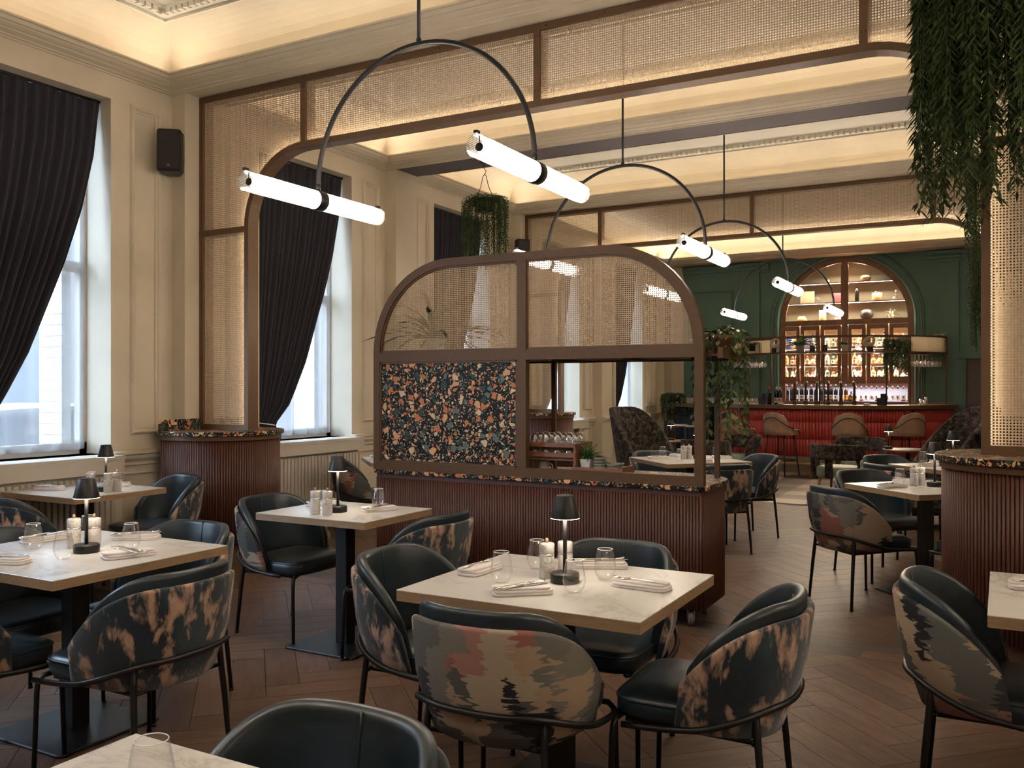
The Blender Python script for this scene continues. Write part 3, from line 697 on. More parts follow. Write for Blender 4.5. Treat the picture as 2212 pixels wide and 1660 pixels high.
def plinth(cx, cy, r, wallx, label, sgn):
    """stadium plinth: straight towards the wall, round end; fluted walnut with terrazzo top"""
    t = thing('fluted_plinth', label, 'plinth', (cx, cy, 0), 0 if sgn > 0 else PI, 'round ended fluted plinths of the cane screens')
    Ls = abs(wallx-cx)
    def outline(rr, n=36): return [(-Ls, -rr)]+[(rr*math.cos(-PI/2+PI*i/n), rr*math.sin(-PI/2+PI*i/n)) for i in range(n+1)]+[(-Ls, rr)]
    MB().prism(outline(r-.12), 0, .205, True).build('brass_base', M['bronze_l'], t)
    MB().prism(outline(r-.045), .2, 1.04, True).build('core', M['slat'], t)
    MB().prism(outline(r-.022), 1.03, 1.066, True).build('neck_trim', M['bronze'], t)
    top = MB(); o0 = outline(r-.003); o1 = outline(r)
    top.loft([[(x, y, z) for x, y in o] for o, z in ((o0, 1.066), (o1, 1.070), (o1, 1.096), (o0, 1.10))], True, True, False)
    top.build('terrazzo_top', M['terr'], t)
    sm = MB().lathe([(.0092, .205), (.0092, 1.03)], 8).mesh('slat', M['slat'])
    pitch = .0198; tot = 2*Ls+PI*(r-.042); n = int(tot/pitch)
    for k in range(n):
        s_ = (k+.5)*tot/n; rr = r-.042
        if s_ < Ls: x, y = -Ls+s_, -rr
        elif s_ < Ls+PI*rr: a = -PI/2+(s_-Ls)/rr; x, y = rr*math.cos(a), rr*math.sin(a)
        else: x, y = -(s_-Ls-PI*rr), rr
        o = bpy.data.objects.new('slat', sm); C.objects.link(o); o.parent = t; o.location = (x, y, 0)
    return t
plinth(-5.66, 5.325, .49, -5.875, 'fluted walnut plinth with terrazzo top against the near window wall', 1)
plinth(.17, 5.325, .49, .47, 'fluted walnut plinth with terrazzo top beside the aisle under the near arch', -1)
plinth(-5.66, 11.13, .49, -5.875, 'fluted walnut plinth under the rear screen at the window wall', 1)
plinth(.17, 11.13, .49, .47, 'fluted walnut plinth under the rear screen beside the wing chair', -1)
for Y in (5.325, 11.13):
    MB().box(-5.878, -5.858, Y-.47, Y+.47, 1.101, 1.19).build('terrazzo_upstand', M['terr'], wall_left)
# right hand pier that carries the beams
for Y in (5.325, 8.23, 11.13):
    tn += 1; struct(MB().box(.485, .9, Y-.205, Y+.205, 0, SOFFZ).build('trim_%d' % tn, M['wall']))
# ---------------------------------------------------------------- room divider on castors
X0, X1, Y0, Y1, CZ = -4.02, -1.545, 5.185, 6.02, .855; YP = 5.80
dv = thing('room_divider', 'arched bronze divider with cane and terrazzo panels on a fluted walnut cabinet with castors', 'room divider', (0, 0, 0))
def rrect(x0, x1, y0, y1, r, n=8, rb=None):
    out = []; rb = rb or r
    for cx, cy, a, r in ((x1-r, y0+r, -PI/2, r), (x1-rb, y1-rb, 0, rb), (x0+rb, y1-rb, PI/2, rb), (x0+r, y0+r, PI, r)):
        out += [(cx+r*math.cos(a+PI/2*i/n), cy+r*math.sin(a+PI/2*i/n)) for i in range(n+1)]
    return out
MB().prism(rrect(X0+.03, X1-.03, Y0+.035, Y1-.03, .03, 8, .35), .115, .80, True).build('cabinet_body', M['slat'], dv)
MB().prism(rrect(X0+.02, X1-.025, Y0+.025, Y1-.02, .03, 8, .36), .795, .828, True).build('neck_trim', M['slat'], dv)
o0 = rrect(X0+.003, X1-.003, Y0+.003, Y1-.003, .05, 8, .38); o1 = rrect(X0, X1, Y0, Y1, .05, 8, .38)
MB().loft([[(x, y, z) for x, y in o] for o, z in ((o0, .828), (o1, .832), (o1, CZ-.004), (o0, CZ))], True, True, False).build('terrazzo_worktop', M['terr'], dv)
sm = MB().lathe([(.0092, .11), (.0092, .80)], 8).mesh('slat', M['slat'])
outl = rrect(X0+.035, X1-.02, Y0+.034, Y1-.034, .035, 3)
# front and right end fluted
n = int((X1-X0-.06)/.0198)
for k in range(n+1):
    o = bpy.data.objects.new('slat', sm); C.objects.link(o); o.parent = dv; o.location = (X0+.035+k*(X1-X0-.07)/n, Y0+.034, 0)
outl = rrect(X0+.027, X1-.027, Y0+.034, Y1-.027, .03, 14, .353)
acc = 0.0; prev = outl[0]
for q in outl[1:]+[outl[0]]:
    seg = math.hypot(q[0]-prev[0], q[1]-prev[1]); t_ = acc
    while t_ < seg:
        x, y = prev[0]+(q[0]-prev[0])*t_/seg, prev[1]+(q[1]-prev[1])*t_/seg
        if y > Y0+.05 and (x > -1.95 or x < -3.6):
            o = bpy.data.objects.new('slat', sm); C.objects.link(o); o.parent = dv; o.location = (x, y, 0)
        t_ += .0198
    acc = t_-seg; prev = q
for (x, y, a) in ((X1-.12, Y0+.10, .5), (X1-.12, 5.60, .2), (X0+.15, Y0+.10, 1.0), (X0+.15, 5.60, .3)):
    cs = MB().box(-.03, .03, -.03, .03, .105, .112).box(-.022, -.017, -.03, .02, .04, .108).box(.017, .022, -.03, .02, .04, .108).build('castor', M['steel_d'], dv, (x, y, 0), (0, 0, a))
    MB().lathe([(.015, -.014), (.046, -.014), (.050, -.010), (.050, .010), (.046, .014), (.015, .014)], 24).xform(Matrix.Translation((0, -.015, .05)) @ Matrix.Rotation(PI/2, 4, 'Y')).build('wheel', M['rubber'], cs)
    MB().lathe([(0, -.016), (.034, -.016), (.034, .016), (0, .016)], 20).xform(Matrix.Translation((0, -.015, .05)) @ Matrix.Rotation(PI/2, 4, 'Y')).build('wheel_hub', M['grey_pot'], cs)
# upright frame
W = .055; f0, f1 = 5.195, 5.245; ZTop = 2.318; R = .62; zsp = ZTop-R; xl, xr = X0+.015+W/2, X1-.012-W/2; zb = CZ+W/2
m = MB(); bar2(m, [(xl, CZ), (xl, zsp)]+arc(xl+R, zsp, R, PI, PI/2)[1:]+[(xr-R, ZTop)]+arc(xr-R, zsp, R, PI/2, 0)[1:]+[(xr, CZ)], f0, f1, W); m.build('arched_frame', M['bronze'], dv)
mx = -2.786
for pts, nm in (([(xl, zb), (xr, zb)], 'bottom_rail'), ([(xl, 1.665), (xr, 1.665)], 'middle_rail'), ([(mx, CZ), (mx, ZTop)], 'centre_post')):
    m = MB(); e_ = .0015 if nm == 'centre_post' else .0006; bar2(m, pts, f0-e_, f1-e_, W+.012 if nm != 'centre_post' else .068); m.build(nm, M['bronze'], dv)
h = W/2
pa = [(xl+h, 1.70), (mx-h, 1.70), (mx-h, ZTop-h)]+arc(xl+R, zsp, R-h, PI/2, PI)[0:]
pb = [(mx+h, 1.70), (xr-h, 1.70)]+arc(xr-R, zsp, R-h, 0, PI/2)+[(mx+h, ZTop-h)]
for p_ in (pa, pb):
    panel(p_, f0+.028, 'cane_panel', M['cane_d'], dv)
    m = MB(); pl_ = p_+[p_[0]]
    q = [(x+(.010 if x < sum(a for a, b in p_)/len(p_) else -.010), z) for x, z in pl_]
    bar2(m, pl_, f0+.010, f0+.024, .026); m.build('panel_bead', M['bronze'], dv)
MB().box(xl+h, mx-.034, f0+.012, f0+.032, CZ+W+.006, 1.63).build('terrazzo_panel', M['terr2'], dv)
for (x0, x1, z0, z1) in ((xl+h, mx-.034, CZ+W+.006, CZ+W+.018), (xl+h, mx-.034, 1.618, 1.63), (xl+h, xl+h+.012, CZ+W, 1.63), (mx-.046, mx-.034, CZ+W, 1.63)):
    MB().box(x0, x1, f0+.004, f0+.014, z0, z1).build('panel_bead', M['bronze'], dv)
# rear shelf carried on posts
for x in (X0+.06, -2.84, X1-.10):
    MB().box(x-.016, x+.016, YP-.016, YP+.016, CZ, 1.66).build('rear_post', M['bronze'], dv)
MB().box(X0+.045, X1+.06, f1+.001, YP+.016, 1.638, 1.650).build('upper_shelf', M['bronze'], dv)
for (x0, x1, y0, y1) in ((X0+.02, X1+.09, YP+.017, YP+.040), (X1+.06, X1+.09, f1+.0, YP+.016), (X0+.02, X0+.045, f1, YP+.016)): MB().box(x0, x1, y0, y1, 1.625, 1.69).build('shelf_rail', M['bronze'], dv)
for x in (-3.4, -2.60, -2.1): MB().box(x-.012, x+.012, f1, YP, 1.622, 1.638).build('shelf_bracket', M['bronze'], dv)
# ---------------------------------------------------------------- dining chairs
def shell_plan(s_, a=.268, b=.262, front=-.10):
    """s_ in -1..1 along the U-shaped plan; 0 is the middle of the back. returns x, y, nx, ny"""
    t = s_*1.36
    th = max(-PI/2, min(PI/2, t*PI/2*.90))
    def pt(th): 
        c, s2 = math.cos(th), math.sin(th); return (a*math.copysign(abs(s2)**(2/2.5), s2), b*abs(c)**(2/2.5))
    lim = 1/.90
    if abs(t) <= lim:
        x, y = pt(t*PI/2*.90); e = 1e-3; x1, y1 = pt(t*PI/2*.90+e); x0, y0 = pt(t*PI/2*.90-e)
        tx, ty = x1-x0, y1-y0; L = math.hypot(tx, ty) or 1; return x, y, -ty/L*1.0, tx/L*1.0
    k = (abs(t)-lim)/(1.36-lim); sg = math.copysign(1, t); return sg*(a+.004*k), front*k, sg, 0
def make_shell(off_o, off_i, top, bot, front_z, wrap, sides=40, lean=.045, r=.5):
    """closed lofted shell following the U plan"""
    rings = []
    for i in range(sides+1):
        s_ = -wrap+2*wrap*i/sides; x, y, nx, ny = shell_plan(s_)
        nl = math.hypot(nx, ny) or 1; nx, ny = nx/nl, ny/nl
        if nx*x+ny*(y-.0) < 0: nx, ny = -nx, -ny
        q = abs(s_)/wrap; u_ = max(0, min(1, (q-.26)/.74)); zt = top-(top-front_z)*(1-math.sqrt(max(0, 1-u_**2.2))); th = off_o-off_i
        pts = []
        def P(off, z):
            hgt = (z-.36)/.42; g = .90+.10*smooth01(hgt*2.2)+.045*max(0, hgt); ln = lean*max(0, hgt)*max(0, y/.262)
            return ((x+nx*off)*g, (y+ny*off)*g+ln, z)
        zb = bot+.02*smooth01(q*1.0)
        K = 7
        for k in range(K): pts.append(P(off_o-.012*(1-k/(K-1))**3, zb+(zt-th/2-zb)*k/(K-1)))
        for k in range(1, 6):
            a = PI*k/6; pts.append(P((off_o+off_i)/2+th/2*math.cos(a), zt-th/2+th/2*math.sin(a)))
        for k in range(K): pts.append(P(off_i, zt-th/2+(zb-zt+th/2)*k/(K-1)))
        rings.append(pts)
    return MB().loft(rings, True, True, True)
def cushion(w_, d, z0, z1, n=5, m=44, cy=0, dome=.012):
    rings = []
    for inset, z in ((.03, z0), (.006, z0+.012), (0, z0+.03), (0, z1-.03), (.006, z1-.012), (.022, z1-.002), (.06, z1+dome*.5), (.14, z1+dome)):
        rings.append([(x, y, z) for x, y in superell(w_/2-inset, d/2-inset, n, m, 0, cy)])
    return MB().loft(rings, True, True, True)
def make_chair(fabric, label):
    t = thing('dining_chair', label, 'chair')
    se = cushion(.475, .45, .375, .462, 6, 52, -.03).build('seat', M['leath'], t)
    MB().tube([(x, y, .444) for x, y in superell(.2375, .2255, 6, 52, 0, -.03)], .0035, 6, True).build('seat_piping', M['leath'], se)
    make_shell(.030, .004, .745, .365, .42, .87).build('backrest_shell', fabric, t)
    bp = make_shell(.004, -.034, .790, .40, .46, .85).build('backrest_pad', M['leath'], t)
    # centre seam
    sx = []
    for k in range(8):
        z = .47+(.785-.47)*k/7; hgt = (z-.36)/.42; g = .90+.10*smooth01(hgt*2.2)+.045*max(0, hgt); sx.append((0, (.262-.0345)*g+.045*hgt, z))
    MB().tube(sx, .0028, 5).build('seam', M['leath'], bp)
    # bow rail round the back
    pts = []
    for i in range(41):
        s_ = -1.0+2*i/40; x, y, nx, ny = shell_plan(s_*.98, front=-.225); q = abs(s_); z = .478-.085*smooth01((q-.25)/.75)
        nl = math.hypot(nx, ny) or 1; nx, ny = nx/nl, ny/nl
        if nx*x+ny*y < 0: nx, ny = -nx, -ny
        pts.append((x*.955+nx*.047, y*.955+ny*.047+.004, z))
    MB().tube(pts, .0105, 8).build('bow_rail', M['black'], t)
    for s_ in (-1, 1):
        top = [(s_*.200, .205, .470), (s_*.205, .210, .40), (s_*.214, .224, .25), (s_*.226, .244, .0)]
        lg = MB().tube(top, [.0115, .012, .0115, .009], 8).build('leg', M['black'], t)
        MB().lathe([(.0115, 0), (.0115, .012)], 10, (s_*.226, .244, 0)).build('leg_foot', M['black'], lg)
        fx = s_*.262
        top = [(s_*.20, -.225, .385), (s_*.235, -.231, .383), (s_*.252, -.235, .365), (s_*.256, -.237, .33), (s_*.262, -.247, .0)]
        lg = MB().tube(top, [.0105, .0105, .0105, .0105, .009], 8).build('leg', M['black'], t)
        MB().lathe([(.0115, 0), (.0115, .012)], 10, (s_*.262, -.247, 0)).build('leg_foot', M['black'], lg)
        MB().tube([(s_*.19, .19, .362), (s_*.20, -.21, .372)], .009, 6).build('seat_rail', M['black'], t)
    MB().tube([(-.206, .20, .362), (.206, .20, .362)], .009, 6).build('rear_rail', M['black'], t)
    return t
D = math.radians
chairs = [  # x, y, degrees, fabric, label
 (-1.40, 2.57, 181, 'a', 'woven patchwork-backed chair tucked at the fluted divider table facing the divider'),
 (-1.95, 2.96, 92, 't', 'tie-dye backed chair at the divider table on its window-facing side'),
 (-.87, 2.93, -88, 't', 'tie-dye backed chair at the divider table with its back to the open aisle'),
 (-1.43, 3.33, 0, 't', 'leather-fronted chair between the marble table and the fluted divider cabinet'),
 (-2.89, 2.30, -88, 't', 'tie-dye backed chair on the aisle side of the four-place table near the windows'),
 (-3.45, 2.84, 2, 't', 'black leather chair facing the camera side across the four-place table near the windows'),
 (-3.48, 1.97, 180, 't', 'black leather chair at the four-place table on the side away from the plinth'),
 (-3.86, 2.42, 90, 't', 'black leather chair on the window side of the four-place table'),
 (-5.36, 3.47, 178, 't', 'tie-dye backed chair at the corner window table near the radiator'),
 (-5.44, 4.45, -14, 't', 'blue-sheened leather chair at the window table beside the fluted plinth'),
 (-3.71, 4.05, 88, 'a', 'woven patch chair at the small table on its plinth side'),
 (-2.82, 3.97, -90, 't', 'tie-dye backed chair between the small table and the fluted divider'),
 (-1.15, 1.17, 0, 't', 'black leather chair back at the near table edge with a single tumbler'),
 (0.0, 3.47, 90, 'a', 'woven patch chair in front of the aisle plinth beside a napkin-only table'),
 (.44, 3.80, 0, 't', 'tie-dye chair tucked under the table in front of the aisle plinth'),
 (-.84, 6.43, 135, 'a', 'pink and grey woven-backed chair at the table behind the aisle plinth'),
 (-.83, 7.40, 45, 't', 'dark leather chair facing the woven-backed chair across the table behind the aisle plinth'),
 (-.06, 6.40, -135, 't', 'chair mostly hidden behind the aisle plinth'),
 (-.76, 8.46, 135, 't', 'tie-dye backed chair at the table nearer to the wing chair'),
 (-.86, 9.18, 45, 't', 'dark leather chair beside the round bar table and the wing chair'),
 (-2.24, 7.80, -135, 't', 'tie-dye backed chair standing against the rear of the divider end'),
 (-2.22, 8.74, -45, 't', 'leather chair at the angled table turned side-on with tie-dye outer shell'),
 (-3.02, 8.66, 45, 't', 'dark leather chair in front of the wing chair by the wall'),
 (-3.20, 7.92, 135, 't', 'leather chair seen over the stacked bowls behind the divider'),
 (-5.36, 6.83, 135, 'a', 'woven patch chair by the radiator beyond the fluted wall plinth'),
]
proto = {}
for x, y, dg, fb_, lb in chairs:
    if fb_ not in proto:
        t = make_chair(M['tied'] if fb_ == 't' else M['abst'], lb); proto[fb_] = t; t.location = (x, y, 0); t.rotation_euler = (0, 0, D(dg))
        t['group'] = 'upholstered dining chairs'
    else: dup(proto[fb_], (x, y, 0), D(dg), lb, 'upholstered dining chairs')
# ---------------------------------------------------------------- dining tables
def make_table(w_, d, label, loc, rz=0):
    t = thing('dining_table', label, 'table', loc, rz, 'square marble-topped dining tables')
    MB().bbox(-w_/2, w_/2, -d/2, d/2, .7485, .752, .001).build('tabletop', M['marble'], t)
    MB().box(-w_/2+.0006, w_/2-.0006, -d/2+.0006, d/2-.0006, .714, .7485).build('table_edge', M['edge'], t)
    MB().box(-.2, .2, -.2, .2, .704, .714).build('mounting_plate', M['black'], t)
    MB().bbox(-.04, .04, -.04, .04, .012, .704, .004).build('column', M['black'], t)
    MB().loft([[(x*k, y*k, z) for x, y in rrect(-.24, .24, -.24, .24, .02, 3)] for k, z in ((1, .003), (1, .008), (.985, .013))], True, True, False).build('base_plate', M['black'], t)
    return t
TABLES = {}
for key, cx, cy, w_, d, rz, lb in [
 ('T1', -1.385, 2.885, .89, .77, 0, 'marble-topped table with four place settings and a lamp in front of the divider'),
 ('T2', -3.455, 2.43, .92, .83, 0, 'four-place marble table near windows with lamp taller than its tumblers'),
 ('T3', -5.47, 3.92, .77, .70, 0, 'marble-topped table in the window bay above the ribbed radiator'),
 ('T4', -3.255, 3.965, .76, .62, 0, 'smaller marble table between the wall plinth and the divider'),
 ('T5', -1.14, .83, .78, .76, 0, 'near table corner holding a lone tumbler'),
 ('T6', .36, 3.465, .80, .74, 0, 'marble table in front of aisle plinth with folded napkin'),
 ('T7', -.47, 6.86, .76, .76, PI/4, 'marble table set at an angle behind the aisle plinth'),
 ('T8', -.36, 8.77, .78, .78, PI/4, 'angled marble table in front of the far wing chair'),
 ('T9', -2.66, 8.38, .87, .87, PI/4, 'angled marble table seen through the divider opening'),
 ('T10', -5.10, 7.10, .74, .74, PI/4, 'angled marble table by windows half hidden by the divider')]:
    TABLES[key] = (cx, cy, rz, w_, d); make_table(w_, d, lb, (cx, cy, 0), rz)
TZ = .7525
# ---------------------------------------------------------------- table lamp, tumbler, mill, napkin, cutlery
def make_lamp(label, loc):
    t = thing('table_lamp', label, 'lamp', loc, 0, 'cordless table lamps')
    MB().lathe([(.050, 0), (.052, .003), (.052, .030), (.049, .034), (0, .034)], 28).build('lamp_base', M['black'], t)
    MB().lathe([(.0075, .034), (.0075, .24)], 12).build('lamp_pole', M['black'], t)
    MB().lathe([(0, .312), (.030, .312), (.033, .309), (.0525, .233), (.0525, .230), (.048, .230), (.029, .302), (0, .304)], 32).build('lamp_shade', M['black'], t)
    MB().lathe([(.0470, .2325), (.0520, .2325), (.0520, .2290), (.0470, .2290)], 32, cap=False).build('light_ring', M['ring'], t)
    MB().lathe([(0, .240), (.0455, .240), (.0455, .237), (0, .237)], 24).build('diffuser', M['ring'], t)
    return t
def make_tumbler(label, loc, group='stemless water tumblers'):
    t = thing('tumbler', label, 'glass', loc, 0, group)
    MB().lathe([(.0, .004), (.018, .004), (.022, .006), (.032, .020), (.0385, .040), (.0375, .055), (.032, .085), (.027, .110), (.0275, .1115), (.0285, .110), (.0335, .085), (.0392, .055), (.0402, .040), (.0335, .018), (.023, .002), (0, 0)], 28).build('bowl', M['glass'], t)
    MB().tube([(.0277*math.cos(2*PI*i/28), .0277*math.sin(2*PI*i/28), .1115) for i in range(28)], .0011, 5, True).build('rim', plain('glass_rim', (.8, .8, .8), .1), t)
    return t
def make_mill(label, loc):
    t = thing('grinder_mill', label, 'mill', loc, 0, 'marble-look salt and pepper mills')
    MB().lathe([(.0, 0), (.026, 0), (.0275, .003), (.0275, .082), (.026, .085)], 24).build('mill_body', M['marble_m'], t)
    MB().lathe([(.0278, .082), (.0278, .089)], 24).build('mill_ring', M['steel'], t)
    MB().lathe([(.0265, .089), (.0278, .092), (.0278, .124), (.025, .128), (0, .130)], 24).build('mill_cap', M['marble_m'], t)
    MB().lathe([(.006, .130), (.007, .136), (.005, .145), (0, .147)], 12).build('knob', M['edge'], t)
    return t
def make_setting(kind, label, loc, rz):
    """napkin is a thing; fork and knife lie on it as things of their own"""
    if kind == 'n': n = make_setting.nap
    t = dup(n, loc, rz, label) if make_setting.used else n
    if not make_setting.used: t.location = loc; t.rotation_euler = (0, 0, rz); t['label'] = label
    make_setting.used = True
    return t
make_setting.used = False
nap = thing('folded_napkin', 'folded napkin', 'napkin', (0, 0, 0), 0, 'folded white napkins'); make_setting.nap = nap
def cloth_fold(w_, d, z0, h, jit):
    rings = []
    for k in range(7):
        a = -PI/2+PI*k/6; rings.append([(x*(1+.0), y, z0+h/2+h/2*math.sin(a)*.98) for x, y in superell(w_/2+h*.3*math.cos(a), d/2+h*.2*math.cos(a), 7, 28)])
    return MB().loft(rings, True, True, True)
cloth_fold(.20, .085, 0, .009, 0).build('napkin_layer', M['napkin'], nap)
cloth_fold(.195, .078, .009, .008, 0).build('napkin_layer', M['napkin'], nap, (.004, -.004, 0), (0, 0, .035))
cloth_fold(.192, .074, .017, .008, 0).build('napkin_layer', M['napkin'], nap, (-.003, .004, 0), (0, 0, -.04))
def make_fork():
    t = thing('fork', 'fork', 'cutlery', (0, 0, 0), 0, 'forks on napkins')
    MB().tube([(-.095, 0, .002), (-.05, 0, .006), (.02, 0, .010), (.045, 0, .006)], [.0045, .004, .0028, .004], 8).xform(Matrix.Diagonal((1, 1, .6, 1))).build('handle', M['steel'], t)
    MB().loft([[(x, y, z) for y in (-w_, w_) for z in (zz, zz+.0015)][0:2]+[(x, w_, zz+.0015), (x, w_, zz)] for x, w_, zz in ((.043, .004, .004), (.055, .010, .002), (.066, .011, .001))], True, True, True).build('fork_head', M['steel'], t)
    for k in range(4):
        y = -.009+k*.006; MB().tube([(.064, y, .002), (.085, y, .003), (.098, y, .008)], [.0018, .0016, .001], 5).build('tine', M['steel'], t)
    return t
def make_knife():
    t = thing('table_knife', 'knife', 'cutlery', (0, 0, 0), 0, 'knives on napkins')
    MB().tube([(-.11, 0, .003), (-.06, 0, .004), (.0, 0, .004)], [.0045, .005, .004], 8).build('handle', M['steel'], t)
    MB().loft([[(x, -w_, .003), (x, w_, .003), (x, w_, .0045), (x, -w_, .0045)] for x, w_ in ((0, .004), (.02, .007), (.08, .0075), (.105, .003))], True, True, False).build('blade', M['steel'], t)
    return t
fk, kn = make_fork(), make_knife(); ck = {'fork': False, 'knife': False}
def cutlery(kind, loc, rz, label):
    src = fk if kind == 'fork' else kn
    if not ck[kind]: ck[kind] = True; src.location = loc; src.rotation_euler = (0, 0, rz); src['label'] = label; return src
    return dup(src, loc, rz, label)
first = {}
def place(kind, maker, label, loc, rz=0):
    if kind not in first: first[kind] = maker(label, loc); first[kind].rotation_euler = (0, 0, rz); return first[kind]
    return dup(first[kind], loc, rz, label)
desc = {'T1': 'on the divider-front table', 'T2': 'on the four-place window table', 'T3': 'on the corner window table', 'T4': 'on the small divider-side table',
        'T5': 'on the near table corner', 'T6': 'on the table before the aisle plinth', 'T7': 'on the table behind the aisle plinth', 'T8': 'on the angled wing-chair table', 'T9': 'on the table seen through the divider', 'T10': 'on the half-hidden window table'}
def on(key, lx, ly): # offsets in room axes from the table centre
    cx, cy, rz, w_, d = TABLES[key]; return (cx+lx, cy+ly, TZ)
def setplace(key, lx, ly, dg, side, fdg=0, both=True):
    p_ = on(key, lx, ly); make_setting('n', 'folded napkin %s, %s' % (desc[key], side), p_, D(dg))
    z = TZ+.0256
    an = D(dg+fdg); cutlery('fork', (p_[0]-.015*math.sin(an), p_[1]+.015*math.cos(an), z), an, 'fork on napkin %s, %s' % (desc[key], side))
    if both: cutlery('knife', (p_[0]+.013*math.sin(an), p_[1]-.013*math.cos(an), z), an+.04, 'knife on napkin %s, %s' % (desc[key], side))
def tum(key, lx, ly, which): place('tum', make_tumbler, 'tumbler %s, %s' % (desc[key], which), on(key, lx, ly))
def mills(key, lx, ly, dx=.062, dy=.0):
    place('mill', make_mill, 'marble mill %s, farther from the lamp' % desc[key], on(key, lx, ly), 0)
    place('mill', make_mill, 'marble mill %s, closest to the lamp' % desc[key], on(key, lx+dx, ly+dy), 1.3)
def lamp(key, lx, ly): place('lamp', make_lamp, 'small black cordless lamp %s' % desc[key], on(key, lx, ly))
# ---------------------------------------------------------------- table settings
lamp('T1', .013, .004); mills('T1', -.075, .035, .045, .062)
tum('T1', -.178, -.12, 'between the mills and the woven chair'); tum('T1', -.178, .157, 'behind the mills'); tum('T1', .115, -.138, 'standing before the lamp base'); tum('T1', .125, .107, 'beside the rolled rear napkin')
setplace('T1', -.345, .013, 88, 'by the window-side chair', 0, False); setplace('T1', -.04, -.225, 38, 'by the woven-backed chair', 20); setplace('T1', .285, .05, -4, 'by the aisle-side chair', 178, False); setplace('T1', .02, .31, 25, 'by the rear leather chair', 10)
lamp('T2', .059, .009); mills('T2', -.075, .045, .06, .055)
tum('T2', -.189, -.066, 'closest to the window-side chair'); tum('T2', .13, -.144, 'in front of the mills'); tum('T2', .169, .143, 'beside the aisle-side napkin'); tum('T2', -.2, .205, 'behind the mills')
setplace('T2', -.02, -.30, 20, 'by the hidden near chair', 10); setplace('T2', .30, .03, 70, 'by the aisle-side chair', 100); setplace('T2', -.03, .33, 30, 'by the leather chair facing it', 20); setplace('T2', -.36, .10, 80, 'by the window-side chair', 5)
lamp('T3', .205, .007); mills('T3', .275, -.03, .01, .062)
tum('T3', -.06, .09, 'taller in view behind the near lamp shade'); tum('T3', .04, .01, 'just over the near lamp shade'); setplace('T3', -.20, -.13, 20, 'toward the radiator', 10); setplace('T3', -.02, .26, 10, 'toward the plinth chair', 5)
lamp('T4', -.005, -.06); mills('T4', -.05, -.195, .068, .02)
tum('T4', .10, .174, 'toward the divider'); tum('T4', -.11, -.07, 'behind the mills'); setplace('T4', -.27, .13, 75, 'by the woven patch chair', 0); setplace('T4', .17, .09, 60, 'by the tie-dye chair', 30)
tum('T5', -.10, .18, 'alone'); setplace('T6', -.24, .10, 2, 'beside the woven chair', 178, False)
lamp('T7', .055, .055); mills('T7', -.075, .03, .04, .05); tum('T7', -.173, .087, 'between the chairs'); tum('T7', -.026, -.11, 'in front of the mills'); setplace('T7', -.20, -.14, 45, 'by the pink and grey chair', 0); setplace('T7', -.15, .24, -45, 'by the dark leather chair', 10)
lamp('T8', -.02, .0); mills('T8', -.12, .02, .05, .05); tum('T8', -.27, .14, 'by the napkins'); setplace('T8', -.20, -.10, 45, 'by the tie-dye chair'); setplace('T8', -.14, .22, -45, 'by the dark leather chair')
lamp('T9', .06, .13); mills('T9', -.045, -.01, .035, .06); tum('T9', -.268, .03, 'closest to the wing chair'); tum('T9', -.019, -.20, 'in front of the mills'); tum('T9', .05, .23, 'behind the lamp'); tum('T9', .24, .103, 'beside the aisle-side chair')
setplace('T9', -.27, -.13, 45, 'over the divider worktop'); setplace('T9', -.20, .25, -45, 'by the wing chair side'); setplace('T9', .25, .25, 45, 'by the side-on chair'); setplace('T9', .22, -.20, -45, 'by the tie-dye chair')
setplace('T10', -.26, -.03, 45, 'by the woven patch chair')
